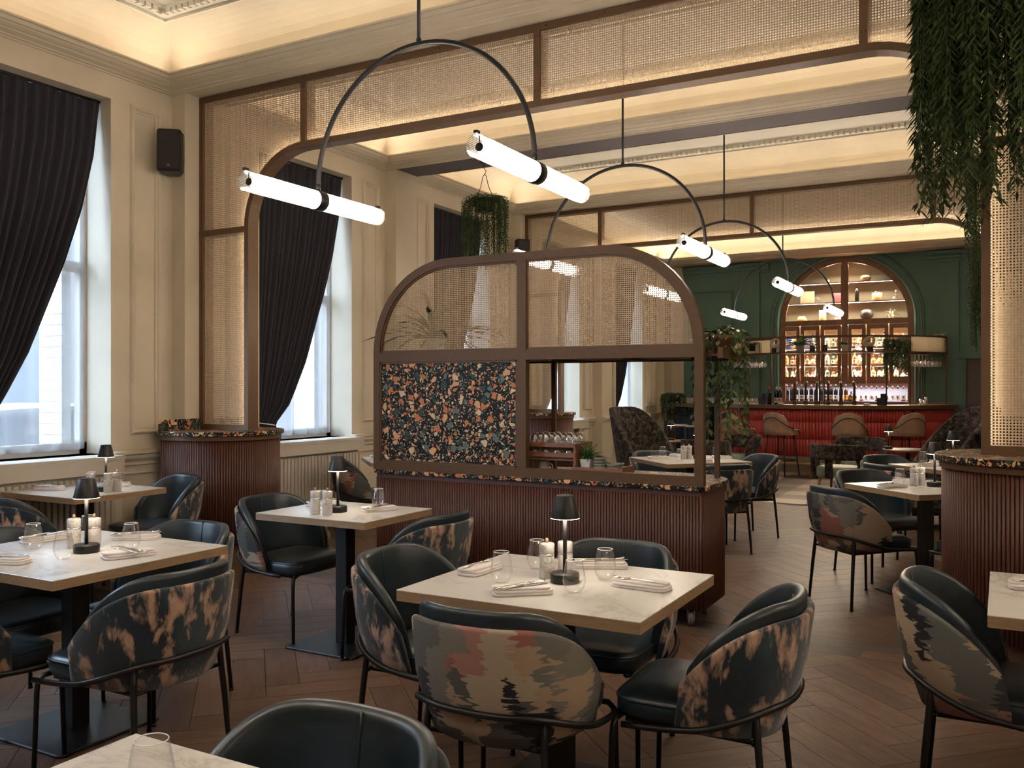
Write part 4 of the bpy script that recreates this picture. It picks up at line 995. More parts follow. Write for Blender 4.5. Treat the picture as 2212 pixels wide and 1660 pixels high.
# ---------------------------------------------------------------- arched pendants
def make_pendant(label, loc):
    t = thing('arched_pendant', label, 'pendant light', loc, 0, 'arched double tube pendant lights')
    ZT_, R_, zt = 2.4, .62, 3.083
    MB().tube([(0, 0, zt-.01), (0, 0, CEILZ-.02)], .0085, 8).build('drop_rod', M['black'], t)
    MB().lathe([(.012, 0), (.013, .03)], 10, (0, 0, zt-.005)).build('rod_collar', M['black'], t)
    MB().lathe([(.05, CEILZ-.024), (.05, CEILZ-.001)], 20).build('ceiling_rose', M['black'], t)
    zc = zt-R_; pts = [(-R_, 0, ZT_+.045)]+[(R_*math.cos(PI-PI*i/40), 0, zc+R_*math.sin(PI-PI*i/40)) for i in range(41)]+[(R_, 0, ZT_+.045)]
    MB().tube(pts, .0125, 8).build('arch_tube', M['black'], t)
    RX = Matrix.Rotation(PI/2, 4, 'X')
    for s_ in (-1, 1):
        T_ = Matrix.Translation((s_*R_, 0, ZT_)) @ RX
        n = 88; rings = []
        for z in (-.50, -.495, .495, .50): rings.append([((.0445 if k % 2 else .0478)*math.cos(2*PI*k/n), (.0445 if k % 2 else .0478)*math.sin(2*PI*k/n), z) for k in range(n)])
        g = MB().loft(rings, True, False, False).xform(T_).build('ribbed_tube', M['tube'], t)
        rb_ = MB()
        for k in range(44): a = 2*PI*k/44; rb_.box(.0470*math.cos(a)-.0007, .0470*math.cos(a)+.0007, .0470*math.sin(a)-.0007, .0470*math.sin(a)+.0007, -.5, .5, a)
        o_ = rb_.xform(T_).build('tube_ribs', M['rib'], g); o_['kind'] = 'stuff'
        MB().lathe([(0, -.43), (.034, -.43), (.035, -.425), (.035, .425), (.034, .43), (0, .43)], 20).xform(T_).build('light_core', M['glow'], g)
        MB().lathe([(.0488, -.032), (.0505, -.030), (.0505, .030), (.0488, .032)], 40, cap=False).xform(T_).build('clamp_band', M['black'], t)
        MB().lathe([(.013, 0), (.013, .035)], 10, (s_*R_, 0, ZT_+.047)).build('arch_socket', M['black'], t)
        for e in (-1, 1):
            MB().lathe([(0, -.004), (.017, -.004), (.018, 0), (.017, .004), (0, .004)], 16).xform(Matrix.Translation((s_*R_, e*.475, ZT_)) @ RX).build('end_disc', M['black'], t)
            MB().tube([(s_*R_, e*.475, ZT_), (s_*R_, e*.475, ZT_+.052), (s_*R_, e*.505, ZT_+.054)], .003, 5).box(s_*R_-.008, s_*R_+.008, e*.495-.012, e*.495+.012, ZT_+.048, ZT_+.060).build('end_bracket', M['black'], t)
    return t
pd = None
for x, y, lb in ((-2.43, 3.50, 'arched double-tube pendant hanging in front of the near cane screen'), (-2.45, 6.15, 'arched double-tube pendant hanging just behind the divider'),
                 (-2.40, 8.70, 'arched double-tube pendant hanging before the rear cane screen'), (-2.45, 11.62, 'arched double-tube pendant closest to the bar'),
                 (-2.43, .80, 'unseen arched double-tube pendant added for light, continuing the row past the near tables'), (1.6, .80, 'unseen arched double-tube pendant added for light above the near aisle away from the windows'), (1.7, 3.5, 'unseen arched double-tube pendant added for light beyond the aisle plinth table')):  # last three pendants are unseen, added to brighten the near room
    if pd is None: pd = make_pendant(lb, (x, y, 0))
    else: dup(pd, (x, y, 0), 0, lb)
# ---------------------------------------------------------------- wall speakers
def make_speaker(label, loc, rz):
    t = thing('wall_speaker', label, 'speaker', loc, rz, 'black wall speakers')
    pl_ = [(-.085, -.11), (.085, -.11), (.092, -.10), (.092, .0), (.05, .10), (-.05, .10), (-.092, .0), (-.092, -.10)]
    MB().loft([[(x*k, y*k, z) for x, y in pl_] for k, z in ((.9, -.168), (1, -.155), (1, .155), (.9, .168))], True, True, False).build('speaker_body', M['black'], t)
    MB().loft([[(x*k, y, z*k2) for x, z in rrect(-.078, .078, -.15, .15, .02, 3)] for k, k2, y in ((1, 1, -.109), (1, 1, -.116), (.96, .98, -.119))], True, True, False).build('speaker_grille', plain('speaker_grille', (.012, .008, .006), .7), t)
    MB().box(-.011, .011, -.121, -.118, -.135, -.113).build('badge', plain('badge_grey', (.09, .09, .10), .4), t)
    MB().box(-.03, .03, .10, .15, -.06, .06).box(.03, .05, .09, .12, -.07, -.05).box(.03, .05, .09, .12, .05, .07).build('wall_bracket', M['steel_d'], t)
    return t
sp_ = make_speaker('black wall speaker on pilaster beside near cane screen', (-5.86, 4.97, 3.336), D(38))
dup(sp_, (-5.78, 10.77, 3.3), D(50), 'black wall speaker above pendant tube beside the rear cane screen')
# ---------------------------------------------------------------- plants
def leaf_quad(m, p, d, L, w_, up=Vector((0, 0, 1))):
    d = d.normalized(); s_ = d.cross(up)
    if s_.length < 1e-3: s_ = Vector((1, 0, 0))
    s_.normalize(); n = s_.cross(d)
    a = p; b = p+d*L*.45+s_*w_/2+n*w_*.15; c = p+d*L; e = p+d*L*.45-s_*w_/2+n*w_*.15; f = p+d*L*.45-n*w_*.1
    m.add([a, b, c, e, f], [(0, 1, 4), (1, 2, 4), (2, 3, 4), (3, 0, 4)])
def trailing(name, label, cat, loc, rad, length, strands, leafL, leafW, mat, group=None, pot=True, hang=0, dens=1.0, flare=1.0, seed=1, droop=.35, gap=.02, onesided=None):
    rnd = random.Random(seed); t = thing(name, label, cat, loc, 0, group); m = MB(); st_ = MB()
    for k in range(strands):
        a = rnd.uniform(0, 2*PI) if onesided is None else rnd.uniform(*onesided); L = length*rnd.uniform(.45, 1.0); r0 = rad*rnd.uniform(.1, .8); p = Vector((r0*math.cos(a), r0*math.sin(a), rnd.uniform(0, .03)))
        d = Vector((math.cos(a)*flare, math.sin(a)*flare, rnd.uniform(.2, 1.0))).normalized(); pts = [p.copy()]; s_ = 0; step = .03; nx = 0
        while s_ < L:
            d = (d+Vector((rnd.uniform(-.12, .12), rnd.uniform(-.12, .12), -droop-.25*(s_/length)))).normalized()
            if math.hypot(p.x, p.y) > rad: d.x *= .3; d.y *= .3; d.normalize()
            p = p+d*step; s_ += step; pts.append(p.copy())
            if s_ > nx:
                nx = s_+gap/dens
                for q in range(2):
                    b = rnd.uniform(0, 2*PI); ld = (d*.7+Vector((math.cos(b), math.sin(b), -.25))*.8)
                    leaf_quad(m, p, ld, leafL*rnd.uniform(.6, 1.1), leafW*rnd.uniform(.7, 1.1))
        st_.tube(pts[::2] if len(pts) > 4 else pts, .0016, 3, smooth=False)
    o = m.build('foliage', mat, t); o['kind'] = 'stuff'
    o = st_.build('stems', mat, t); o['kind'] = 'stuff'
    if pot: MB().lathe([(0, -.13), (rad*.45, -.13), (rad*.6, -.0), (rad*.55, 0), (rad*.5, -.02), (0, -.02)], 16).build('pot', M['black'], t)
    if hang:
        for s_ in (-1, 1): MB().tube([(s_*rad*.5, 0, 0), (s_*rad*.22, 0, hang*.35), (s_*.02, 0, hang*.62), (0, 0, hang*.68)], .004, 5).build('hanger', M['black'], t)
        MB().tube([(0, 0, hang*.66), (.02, 0, hang*.75), (-.015, 0, hang*.86), (0, 0, hang)], .004, 5).build('hook', M['black'], t)
        MB().lathe([(.05, hang-.008), (.05, hang)], 14).build('ceiling_plate', M['black'], t)
    return t
trailing('hanging_plant', 'bushy trailing plant hanging from the taupe beam by the windows', 'plant', (-4.86, 8.23, 3.46), .22, .85, 170, .035, .011, M['leaf'], None, True, SOFFZ-3.46-.004, 1.0, 1.0, 3)
trailing('hanging_plant', 'large dark trailing plant hanging beside the near arch above the aisle plinth', 'plant', (.08, 4.62, 3.50), .42, 1.35, 320, .08, .018, M['leaf'], None, True, CEILZ-.01-3.42, 1.0, 1.3, 5, .26)
trailing('hanging_plant', 'trailing plant hanging behind the post of the near arch', 'plant', (-.02, 8.23, 3.30), .2, 1.3, 110, .045, .013, M['leaf'], None, True, SOFFZ-3.30-.004, 1.0, 1.0, 6)
trailing('hanging_plant', 'narrow trailing plant hanging against the green wall', 'plant', (-.2, 14.6, 3.25), .16, 1.35, 70, .05, .015, M['leaf'], None, True, CEILZ-3.26, 1.0, 1.0, 8)
# plant trailing from the end of the divider shelf
trailing('trailing_pothos', 'glossy trailing plant in a terracotta pot at the end of the divider shelf', 'plant', (X1+.0, 5.56, 1.78), .12, .80, 30, .07, .032, M['leaf_y'], None, False, 0, .8, 1.0, 9, .30, .035)
tp = thing('terracotta_pot', 'terracotta pot at the end of the divider shelf holding a trailing plant', 'pot', (X1-.005, 5.56, 1.651))
MB().lathe([(0, 0), (.045, 0), (.062, .10), (.066, .10), (.066, .125), (.058, .125), (.054, .10), (0, .10)], 24).build('pot_body', M['clay'], tp)
def pot_plant(name, label, loc, potmat, r, h, leaves, L, w_, mat, spread=1.0, seed=2, square=False):
    rnd = random.Random(seed); t = thing(name, label, 'plant', loc)
    if square: MB().loft([[(x*k, y*k, z) for x, y in rrect(-r, r, -r, r, r*.2, 3)] for k, z in ((.78, 0), (1, h), (.93, h), (.9, h*.86))], True, True, False).build('pot', potmat, t)
    else: MB().lathe([(0, 0), (r*.72, 0), (r, h), (r*.92, h), (r*.88, h*.85), (0, h*.85)], 20).build('pot', potmat, t)
    m = MB()
    for k in range(leaves):
        a = rnd.uniform(0, 2*PI); e = rnd.uniform(.25, 1.4); d = Vector((math.cos(a)*math.cos(e)*spread, math.sin(a)*math.cos(e)*spread, math.sin(e)))
        p = Vector((rnd.uniform(-.3, .3)*r, rnd.uniform(-.3, .3)*r, h*.9)); LL = L*rnd.uniform(.6, 1.1); prev = p
        seg = 4
        for s_ in range(seg):
            q = p+d*LL*s_/seg; dd = (d+Vector((0, 0, -.28*s_))).normalized()
            leaf_quad(m, prev, dd, LL/seg*1.5, w_*(1-.18*s_)); prev = prev+dd*LL/seg
    o = m.build('foliage', mat, t); o['kind'] = 'stuff'
    return t
# ---------------------------------------------------------------- things on the divider
WZ = CZ+.0005
pot_plant('potted_fern', 'bright green fern in a square white pot on the divider tray', (-2.395, Y0+.20, WZ+.047), M['white'], .04, .075, 70, .13, .022, M['leaf_b'], 1.0, 4, True)
pot_plant('potted_palm', 'tall leafy plant in a pale pot behind the cane of the divider', (-3.64, 5.46, 1.652), M['grey_pot'], .075, .15, 34, .52, .06, M['leaf'], 1.2, 11)
tr = thing('serving_tray', 'low wooden serving tray on the divider worktop holding bowls and fern', 'tray', (-2.28, Y0+.20, WZ))
MB().box(-.168, .168, -.094, .094, .036, .046).build('tray_floor', M['tray'], tr)
for y in (-.10, .10): MB().box(-.175, .175, y-.006, y+.006, .028, .075).box(-.175, -.12, y-.006, y+.006, 0, .03).box(.12, .175, y-.006, y+.006, 0, .03).build('tray_side', M['tray'], tr)
for x in (-.169, .169): MB().box(x-.006, x+.006, -.094, .094, .028, .085).box(x-.006, x+.006, -.094, -.06, 0, .03).box(x-.006, x+.006, .06, .094, 0, .03).build('tray_end', M['tray'], tr)
bw = tag(MB().lathe([(0, .004), (.018, 0), (.022, .002), (.036, .022), (.041, .034), (.0395, .034), (.034, .022), (.02, .007), (0, .006)], 24).build('stacked_bowl', M['stone']), 'sage stoneware bowl stacked on the divider tray', 'bowl', 'sage bowls stacked on the divider tray')
bw.location = (-2.285, Y0+.152, WZ+.047)
for (dx, dy, k) in [(0, 0, 1), (0, 0, 2), (0, 0, 3), (.092, 0, 0), (.092, 0, 1), (.092, .092, 0), (.092, .092, 1), (.0, .092, 0), (0, .092, 1)]:
    inst(bw, None, (-2.285+dx, Y0+.152+dy, WZ+.047+k*.019), (0, 0, k))
gr = thing('glass_rack', 'dark wooden two-tier rack of upturned glasses on the divider worktop', 'rack', (-2.64, Y0+.26, WZ))
for x in (-.185, .185): MB().box(x-.008, x+.008, -.13, .13, 0, .225).build('rack_side', M['tray'], gr)
for z in (.208, .118):
    MB().box(-.177, .177, -.13, .13, z-.008, z).build('rack_shelf', M['tray'], gr)
for z in (.212, .147):
    for y in (-.136, .136): MB().box(-.193, .193, y-.006, y+.006, z-.014, z+.014).build('rack_rail', M['tray'], gr)
ug = MB().lathe([(.030, 0), (.0375, .035), (.036, .055), (.026, .070), (.016, .078), (0, .079)], 20, cap=False).build('upturned_tumbler', M['wglass'])
tag(ug, 'upturned stemless tumbler on the wooden divider rack', 'glass', 'upturned tumblers on the divider rack'); fst = True
for z in (.2086, .1186):
    for i in range(4):
        for j in range(3):
            p_ = (-2.64-.129+i*.086, Y0+.26-.084+j*.084, WZ+z); sc3 = (1, 1, 1 if z > .2 else .98)
            if fst: ug.location = p_; fst = False
            else: inst(ug, None, p_, None, sc3)
jg = thing('white_jug', 'white milk jug with looped handle standing behind the divider frame', 'jug', (-2.735, Y0+.24, WZ))
MB().lathe([(0, 0), (.035, 0), (.038, .01), (.034, .085), (.030, .098), (.027, .098), (.030, .085), (.033, .012), (0, .008)], 24).build('jug_body', M['white'], jg)
MB().tube([(.034, 0, .085), (.065, 0, .07), (.068, 0, .04), (.037, 0, .02)], .006, 8).build('handle', M['white'], jg)
vs = thing('glass_carafe', 'clear glass carafe on the divider shelf behind the cane', 'carafe', (-2.60, 5.45, 1.652))
MB().lathe([(0, .002), (.05, .002), (.055, .03), (.05, .12), (.038, .18), (.04, .22), (.0415, .22), (.04, .18), (.052, .12), (.057, .03), (.052, 0), (0, 0)], 24).build('carafe_body', M['glass'], vs)
# ---------------------------------------------------------------- bar counter
BC = (-2.85, 17.75)
def bp(phi, R, z=0.0): a = D(phi); return (BC[0]+R*math.sin(a), BC[1]-R*math.cos(a), z)
def ring_prism(R0, R1, z0, z1, p0, p1, n=60):
    rings = []
    for i in range(n+1):
        ph = p0+(p1-p0)*i/n; a = bp(ph, R0); b = bp(ph, R1); rings.append([(a[0], a[1], z0), (b[0], b[1], z0), (b[0], b[1], z1), (a[0], a[1], z1)])
    return MB().loft(rings, True, True, False)
bar = thing('bar_counter', 'curved bar with red fluted tile front and brass counter', 'bar', (0, 0, 0))
ring_prism(1.95, 2.185, .0, 1.08, -61, 72).build('bar_core', M['grout'], bar)
ring_prism(2.05, 2.20, .0, .275, -61, 72).build('bar_plinth', paint('tan_stone', (.26, .17, .11)), bar)
ring_prism(1.68, 2.30, 1.085, 1.15, -62, 73).build('brass_counter', plain('aged_brass', (.17, .105, .055), .35, .7), bar)
rows = [(.285, .570), (.578, .862), (.870, 1.082)]; tw = 2.2*D(1)*1.36
tmesh = []
for z0, z1 in rows:
    rg = []
    for z, k in ((z0, .6), (z0+.004, 1), (z1-.004, 1), (z1, .6)):
        rg.append([(tw*.5*.94*math.cos(a), -.016*k*math.sin(a), z) for a in [PI*i/6 for i in range(7)]]+[(-tw*.47, .004, z), (tw*.47, .004, z)])
    tmesh.append(MB().loft(rg, True, True, True).mesh('fluted_tile', M['red']))
red_l = plain('red_glazed_tile_light', (.36, .045, .035), .3)
k = 0; ph = -60.5; far = MB(); cnt = 0
while ph < 71.5:
    p_ = bp(ph, 2.187)
    for r, (z0, z1) in enumerate(rows):
        if -62 < ph < 74 and cnt < 300 and ph < 70:
            o = bpy.data.objects.new('fluted_tile', tmesh[r]); C.objects.link(o); o.parent = bar; o.location = (p_[0], p_[1], 0); o.rotation_euler = (0, 0, D(ph)); cnt += 1
        else: far.box(p_[0]-tw*.45, p_[0]+tw*.45, p_[1]-.014, p_[1]+.01, z0, z1, D(ph))
    ph += 1.36
far.build('fluted_tile_field', M['red'], bar, kind='stuff')
MB().tube([bp(-60+2.4*i, 2.36, .17) for i in range(56)], .022, 10).build('foot_rail', M['brass'], bar)
for ph in (-50, -25, 0, 25, 50): MB().tube([bp(ph, 2.36, .17), bp(ph, 2.20, .17)], .014, 8).build('foot_rail_bracket', M['brass'], bar)
# ---------------------------------------------------------------- gantry over the bar
ga = thing('bar_gantry', 'curved brass gantry shelf with cane ends standing on the bar', 'shelf', (0, 0, 0)); GZ0, GZ1, RO, RI = 2.03, 2.325, 2.10, 1.74
GP0, GP1 = -50, 75
ring_prism(RI, RO, GZ0, GZ0+.022, GP0, GP1).build('gantry_shelf', M['bronze_l'], ga)
for R_, z in ((RO-.012, GZ1), (RI+.012, GZ1)): ring_prism(R_-.012, R_+.012, z-.024, z, GP0, GP1).build('gantry_rail', M['bronze_l'], ga)
for ph, R_, full in ((-45, RI, 0), (-35, RO-.01, 0), (-26, RI, 0), (4.2, RO-.01, 0), (5.5, RI, 0), (40, RI, 0), (45.8, RO-.01, 0), (66, RI, 0), (73, RO-.01, 0)):
    a = bp(ph, R_, 1.15); MB().tube([a, (a[0], a[1], GZ1-.01)], .012, 8).build('gantry_post', M['bronze_l'], ga)
def curved_panel(R_, p0, p1, z0, z1, name, mat, parent):
    n = 16; vs = []; 
    for i in range(n+1):
        ph = p0+(p1-p0)*i/n; a = bp(ph, R_); vs += [(a[0], a[1], z0), (a[0], a[1], z1)]
    me = MB().add(vs, [(2*i, 2*i+2, 2*i+3, 2*i+1) for i in range(n)]).mesh(name, mat)
    uv = me.uv_layers.new(name='UVMap')
    for lp in me.loops: v = lp.vertex_index; uv.data[lp.index].uv = (D(p0+(p1-p0)*(v//2)/n)*R_, z0 if v % 2 == 0 else z1)
    o = bpy.data.objects.new(name, me); C.objects.link(o); o.parent = parent
for p0, p1 in ((-49.5, -37), (46, 74.5)):
    curved_panel(RO-.02, p0, p1, GZ0+.025, GZ1-.025, 'cane_panel', M['cane_b'], ga); curved_panel(RI+.02, p0, p1+ (14 if p0 < 0 else 0), GZ0+.025, GZ1-.025, 'cane_panel', M['cane_b'], ga)
    for ph in (p0, p1): a = bp(ph, RO-.012); MB().box(a[0]-.014, a[0]+.014, a[1]-.014, a[1]+.014, GZ0, GZ1).build('gantry_upright', M['bronze_l'], ga)
for R_ in (1.82, 1.91, 2.0):
    for p0, p1 in ((-49, -27), (44, 74)): MB().tube([bp(p0+(p1-p0)*i/12, R_, GZ0-.015) for i in range(13)], .006, 5).build('glass_rail', M['brass'], ga)
wg = thing('hanging_wine_glass', 'wine glass hanging upside down under the cane end of the gantry nearer the windows', 'wine glass', (0, 0, 0), 0, 'wine glasses under the gantry end nearer the windows')
MB().lathe([(.034, 0), (.034, -.003), (.006, -.008), (.004, -.012), (.004, -.085), (.008, -.092), (.030, -.112), (.038, -.135), (.036, -.17), (.031, -.205)], 14, cap=False).build('glass_bowl', M['wglass'], wg)
fst = True
for p0, p1, R_ in ((-49, -27, 1.82), (-49, -27, 1.91), (-49, -28, 2.0), (46, 74, 1.82), (46, 74, 1.91), (46, 74, 2.0)):
    n = 7
    for i in range(n):
        q = bp(p0+(p1-p0)*(i+.5)/n, R_, GZ0-.022)
        lb, g_ = (wg['label'], wg['group']) if p0 < 0 else ('wine glass hanging upside down under the cane end of the gantry beside moss plant', 'wine glasses under the gantry end beside the moss plant')
        if fst: wg.location = q; fst = False
        else: dup(wg, q, 0, lb, g_)
GS = GZ0+.0225
def ring_sculpt(label, loc, rz):
    t = thing('ring_sculpture', label, 'sculpture', loc, rz)
    MB().bbox(-.05, .05, -.035, .035, 0, .085, .004).build('sculpture_base', wood('dark_block', (.03, .008, .006), (.06, .018, .012)), t)
    rings = []
    for i in range(24):
        a = 2*PI*i/24; rr = .065+.012*math.sin(2*a+.6); tk = .030+.013*math.sin(a+3.6); c = (rr*math.cos(a), 0, .175+1.12*rr*math.sin(a))
        rings.append([(c[0]+tk*math.cos(b)*math.cos(a), .7*tk*math.sin(b), c[2]+tk*math.cos(b)*math.sin(a)*1.1) for b in [2*PI*k/10 for k in range(10)]])
    rings.append(rings[0]); MB().loft(rings, True, False, True).build('ring_form', M['plaster'], t)
ring_sculpt('cream ring sculpture on a dark block beside the grey-potted plant', bp(-20, 1.9, GS), -.4); ring_sculpt('cream ring sculpture on a dark block beside the beige plant pot', bp(28, 1.9, GS), .4)
trailing('trailing_rosemary', 'needle-leaved plant trailing over the gantry end nearer the windows', 'plant', bp(-35, 1.93, GS+.18), .13, .62, 90, .022, .006, M['leaf'], None, True, 0, 1.6, 1, 21)
pot_plant('potted_peace_lily', 'leafy green plant in a rounded grey pot on the gantry', bp(-6.6, 1.86, GS), M['grey_pot'], .07, .13, 26, .36, .075, M['leaf_b'], 1.6, 12)
pot_plant('potted_begonia', 'round-leaved plant in a beige pot with feet on the gantry', bp(16, 1.86, GS), M['plaster'], .065, .12, 22, .15, .075, M['leaf_g'], 1.6, 14)
trailing('variegated_trailing_plant', 'grey-green leafy plant trailing over the gantry beside the glasses', 'plant', bp(42, 1.93, GS+.2), .17, .62, 90, .06, .026, M['leaf_g'], None, True, 0, 1.0, 1.2, 23)
trailing('moss_plant', 'yellow-green fine plant trailing off the outer gantry end', 'plant', bp(73.5, 1.95, GS+.3), .10, .70, 60, .02, .006, foliage('moss', (.06, .07, .008), (.12, .12, .02)), None, True, 0, 1.6, 1, 25)
for k, (ph, lb) in enumerate(((.1, 'dark brown owl-shaped mug next to the grey-potted plant'), (6.3, 'dark brown owl-shaped mug next to the centre gantry post'))):
    t = thing('owl_mug', lb, 'mug', bp(ph, 1.9, GS), .3*k); MB().lathe([(0, 0), (.045, 0), (.05, .02), (.042, .07), (.046, .115), (.040, .115), (.036, .07), (0, .06)], 18).build('mug_body', plain('dark_glaze', (.03, .014, .01), .25), t)
    for s_ in (-1, 1): MB().lathe([(.010, -.004), (.013, 0), (.010, .004)], 10).xform(Matrix.Translation((s_*.018, -.043, .085)) @ Matrix.Rotation(PI/2, 4, 'X')).build('owl_eye', plain('dark_glaze_eye', (.05, .03, .02), .3), t)
# ---------------------------------------------------------------- bottles
BOT = {
 'wine': [(0, 0), (.036, 0), (.0375, .005), (.0375, .19), (.034, .215), (.016, .25), (.0135, .26), (.0135, .30)],
 'spirit': [(0, 0), (.04, 0), (.042, .005), (.042, .14), (.036, .17), (.015, .195), (.013, .20), (.013, .245)],
 'squat': [(0, 0), (.05, 0), (.055, .02), (.05, .09), (.028, .125), (.014, .14), (.013, .18)],
 'tall': [(0, 0), (.03, 0), (.032, .005), (.031, .17), (.015, .22), (.012, .235), (.012, .295)],
 'syrup': [(0, 0), (.035, 0), (.0365, .006), (.0365, .15), (.033, .18), (.014, .235), (.0125, .245), (.0125, .275)]}
_bm = {}
def cmat(c, rough=.15): 
    key = (c, rough)
    if key not in _bm: _bm[key] = plain('bottle_tone_%d' % len(_bm), c, rough)
    return _bm[key]
_mesh = {}
def bottle(kind, body, cap, lab, loc, label, group, fill=None):
    pr = BOT[kind]; t = thing('bottle', label, 'bottle', loc, random.uniform(-.15, .15), group)
    def part(nm, key, build, mat, par):
        kk = (nm, kind, key)
        if kk not in _mesh: _mesh[kk] = build().mesh(nm, mat)
        o = bpy.data.objects.new(nm, _mesh[kk]); C.objects.link(o); o.parent = par; return o
    part('bottle_glass', body, lambda: MB().lathe(pr, 16), M['glass'] if body == 'clear' else cmat(body), t)
    r1 = pr[-1][0]; zt = pr[-1][1]
    part('bottle_cap', cap, lambda: MB().lathe([(r1+.0015, zt-.045), (r1+.002, zt), (r1, zt+.006), (0, zt+.006)], 12), cmat(cap, .4), t)
    if lab:
        R_ = max(r for r, z in pr); zz = (.03, .115) if kind != 'squat' else (.03, .07)
        a0, a1 = -PI/2-1.2, -PI/2+1.2
        part('bottle_label', lab, lambda: MB().lathe([(R_+.0012, zz[0]), (R_+.0012, zz[1])], 10, cap=False, a0=a0, a1=a1), cmat(lab, .6), t)
        part('label_print', (lab, cap), lambda: MB().lathe([(R_+.002, zz[0]+.03), (R_+.002, zz[1]-.02)], 4, cap=False, a0=-PI/2-.35, a1=-PI/2+.35), cmat((.25, .05, .04) if cap[0] > .1 else (.05, .04, .04), .6), t)
    if fill: part('liquid', fill, lambda: MB().lathe([(0, .003), (pr[2][0]-.003, .004), (pr[3][0]-.003, pr[3][1]*.7), (0, pr[3][1]*.7)], 14), cmat(fill, .2), t)
DK, WHT, AMB, CLR = (.008, .008, .008), (.60, .55, .48), (.32, .12, .02), 'clear'
# ---------------------------------------------------------------- back bar cabinet in the arch
cb = thing('back_bar_cabinet', 'arched walnut back-bar cabinet with glazed doors in the green wall', 'cabinet', (0, 0, 0))
NB = BY+.42
wm = M['cabwood']; lin = paint('aged_mirror', (.30, .27, .21), .35)
def wbox(nm, x0, x1, y0, y1, z0, z1, mat=None, par=None): return MB().box(x0, x1, y0, y1, z0, z1).build(nm, mat or wm, par or cb)
wbox('back_panel', AX-AR-.02, AX+AR+.02, NB, NB+.03, 0, ASP+AR+.05, lin)
for x in (AX-AR-.03, AX+AR): wbox('side_panel', x, x+.03, BY+.1, NB, 0, ASP, wm)
rings = [[(AX+r_*math.cos(PI*i/NA), y, ASP+r_*math.sin(PI*i/NA)) for i in range(NA+1)] for r_, y in ((AR+.02, BY+.10), (AR+.02, NB))]
MB().loft(rings, False, False, True).build('arch_lining', lin, cb)
F0, F1 = BY+.005, BY+.05
m = MB(); rr = AR-.055
fpts = [(AX-rr, 1.16), (AX-rr, ASP)]+[(AX+rr*math.cos(PI-PI*i/NA), ASP+rr*math.sin(PI-PI*i/NA)) for i in range(1, NA)]+[(AX+rr, ASP), (AX+rr, 1.16)]
bar2(m, fpts, F0, F1, .105); m.build('arch_frame', wm, cb)
for z, h_ in ((2.655, .10), (1.545, .055), (1.165, .05)): wbox('cabinet_rail', AX-AR+.05, AX+AR-.05, F0+.0015, F1-.002, z-h_/2, z+h_/2)
wbox('centre_mullion', AX-.055, AX+.055, F0-.004, F1-.004, 1.57, ASP+AR-.06)
wbox('counter_ledge', AX-AR-.02, AX+AR+.6, BY-.25, BY+.1, 1.09, 1.16); wbox('ledge_front', -4.0, -.75, BY-.27, BY-.25, .9, 1.19)
for z in (3.03, 3.40): wbox('upper_shelf', AX-math.sqrt(max(.05, (AR-.06)**2-(z-ASP)**2)), AX+math.sqrt(max(.05, (AR-.06)**2-(z-ASP)**2)), BY+.08, NB-.005, z-.012, z+.006)
wbox('upper_shelf', AX-AR+.02, AX+AR-.02, BY+.08, NB-.005, 2.68, 2.705)
for z in (2.18, 1.855, 1.575): wbox('lower_shelf', AX-AR+.02, AX+AR-.02, BY+.08, NB-.005, z-.018, z, M['glass'] if False else wm)
doors = [(-3.735, -3.345), (-3.345, -2.985), (-2.985, -2.60), (-2.50, -2.175), (-2.175, -1.79), (-1.79, -1.375)]
for x0, x1 in doors:
    dm = MB(); a, b = x0+.012, x1-.012; w2 = .062
    dm.box(a, a+w2, F0-.012, F1-.01, 1.575, 2.60).box(b-w2, b, F0-.012, F1-.01, 1.575, 2.60).box(a+w2, b-w2, F0-.012, F1-.01, 2.52, 2.60).box(a+w2, b-w2, F0-.012, F1-.01, 1.575, 1.645)
    d_ = dm.build('cabinet_door', wm, cb); MB().box(a+w2, b-w2, F0+.01, F0+.014, 1.645, 2.52).build('door_pane', M['pane'], d_)
for s_ in (-1, 1):
    d_ = MB().box(AX+s_*.055-.012, AX+s_*.055+.012, F0-.008, F0, 2.72, 3.70).build('fanlight_door', wm, cb)
    pts = [(AX+s_*.06, 2.705), (AX+s_*(AR-.11), 2.705)]+[(AX+s_*(AR-.11)*math.cos(PI/2*i/12), ASP+(AR-.11)*math.sin(PI/2*i/12)) for i in range(1, 12)]+[(AX+s_*.06, ASP+AR-.115)]
    MB().add([(x, F0+.02, z) for x, z in pts], [tuple(range(len(pts)))]).build('fanlight_pane', M['pane'], d_)
for x in (-3.345, -2.985, -2.175, -1.79):
    q_ = MB().tube([(x, F0-.025, 1.50), (x, F0-.025, 2.60)], .006, 6).build('espagnolette_rod', M['brass'], cb)
    for z in (1.5, 2.07, 2.6): MB().lathe([(0, -.02), (.012, 0), (0, .02)], 8, (x, F0-.025, z)).build('rod_finial', M['brass'], q_)
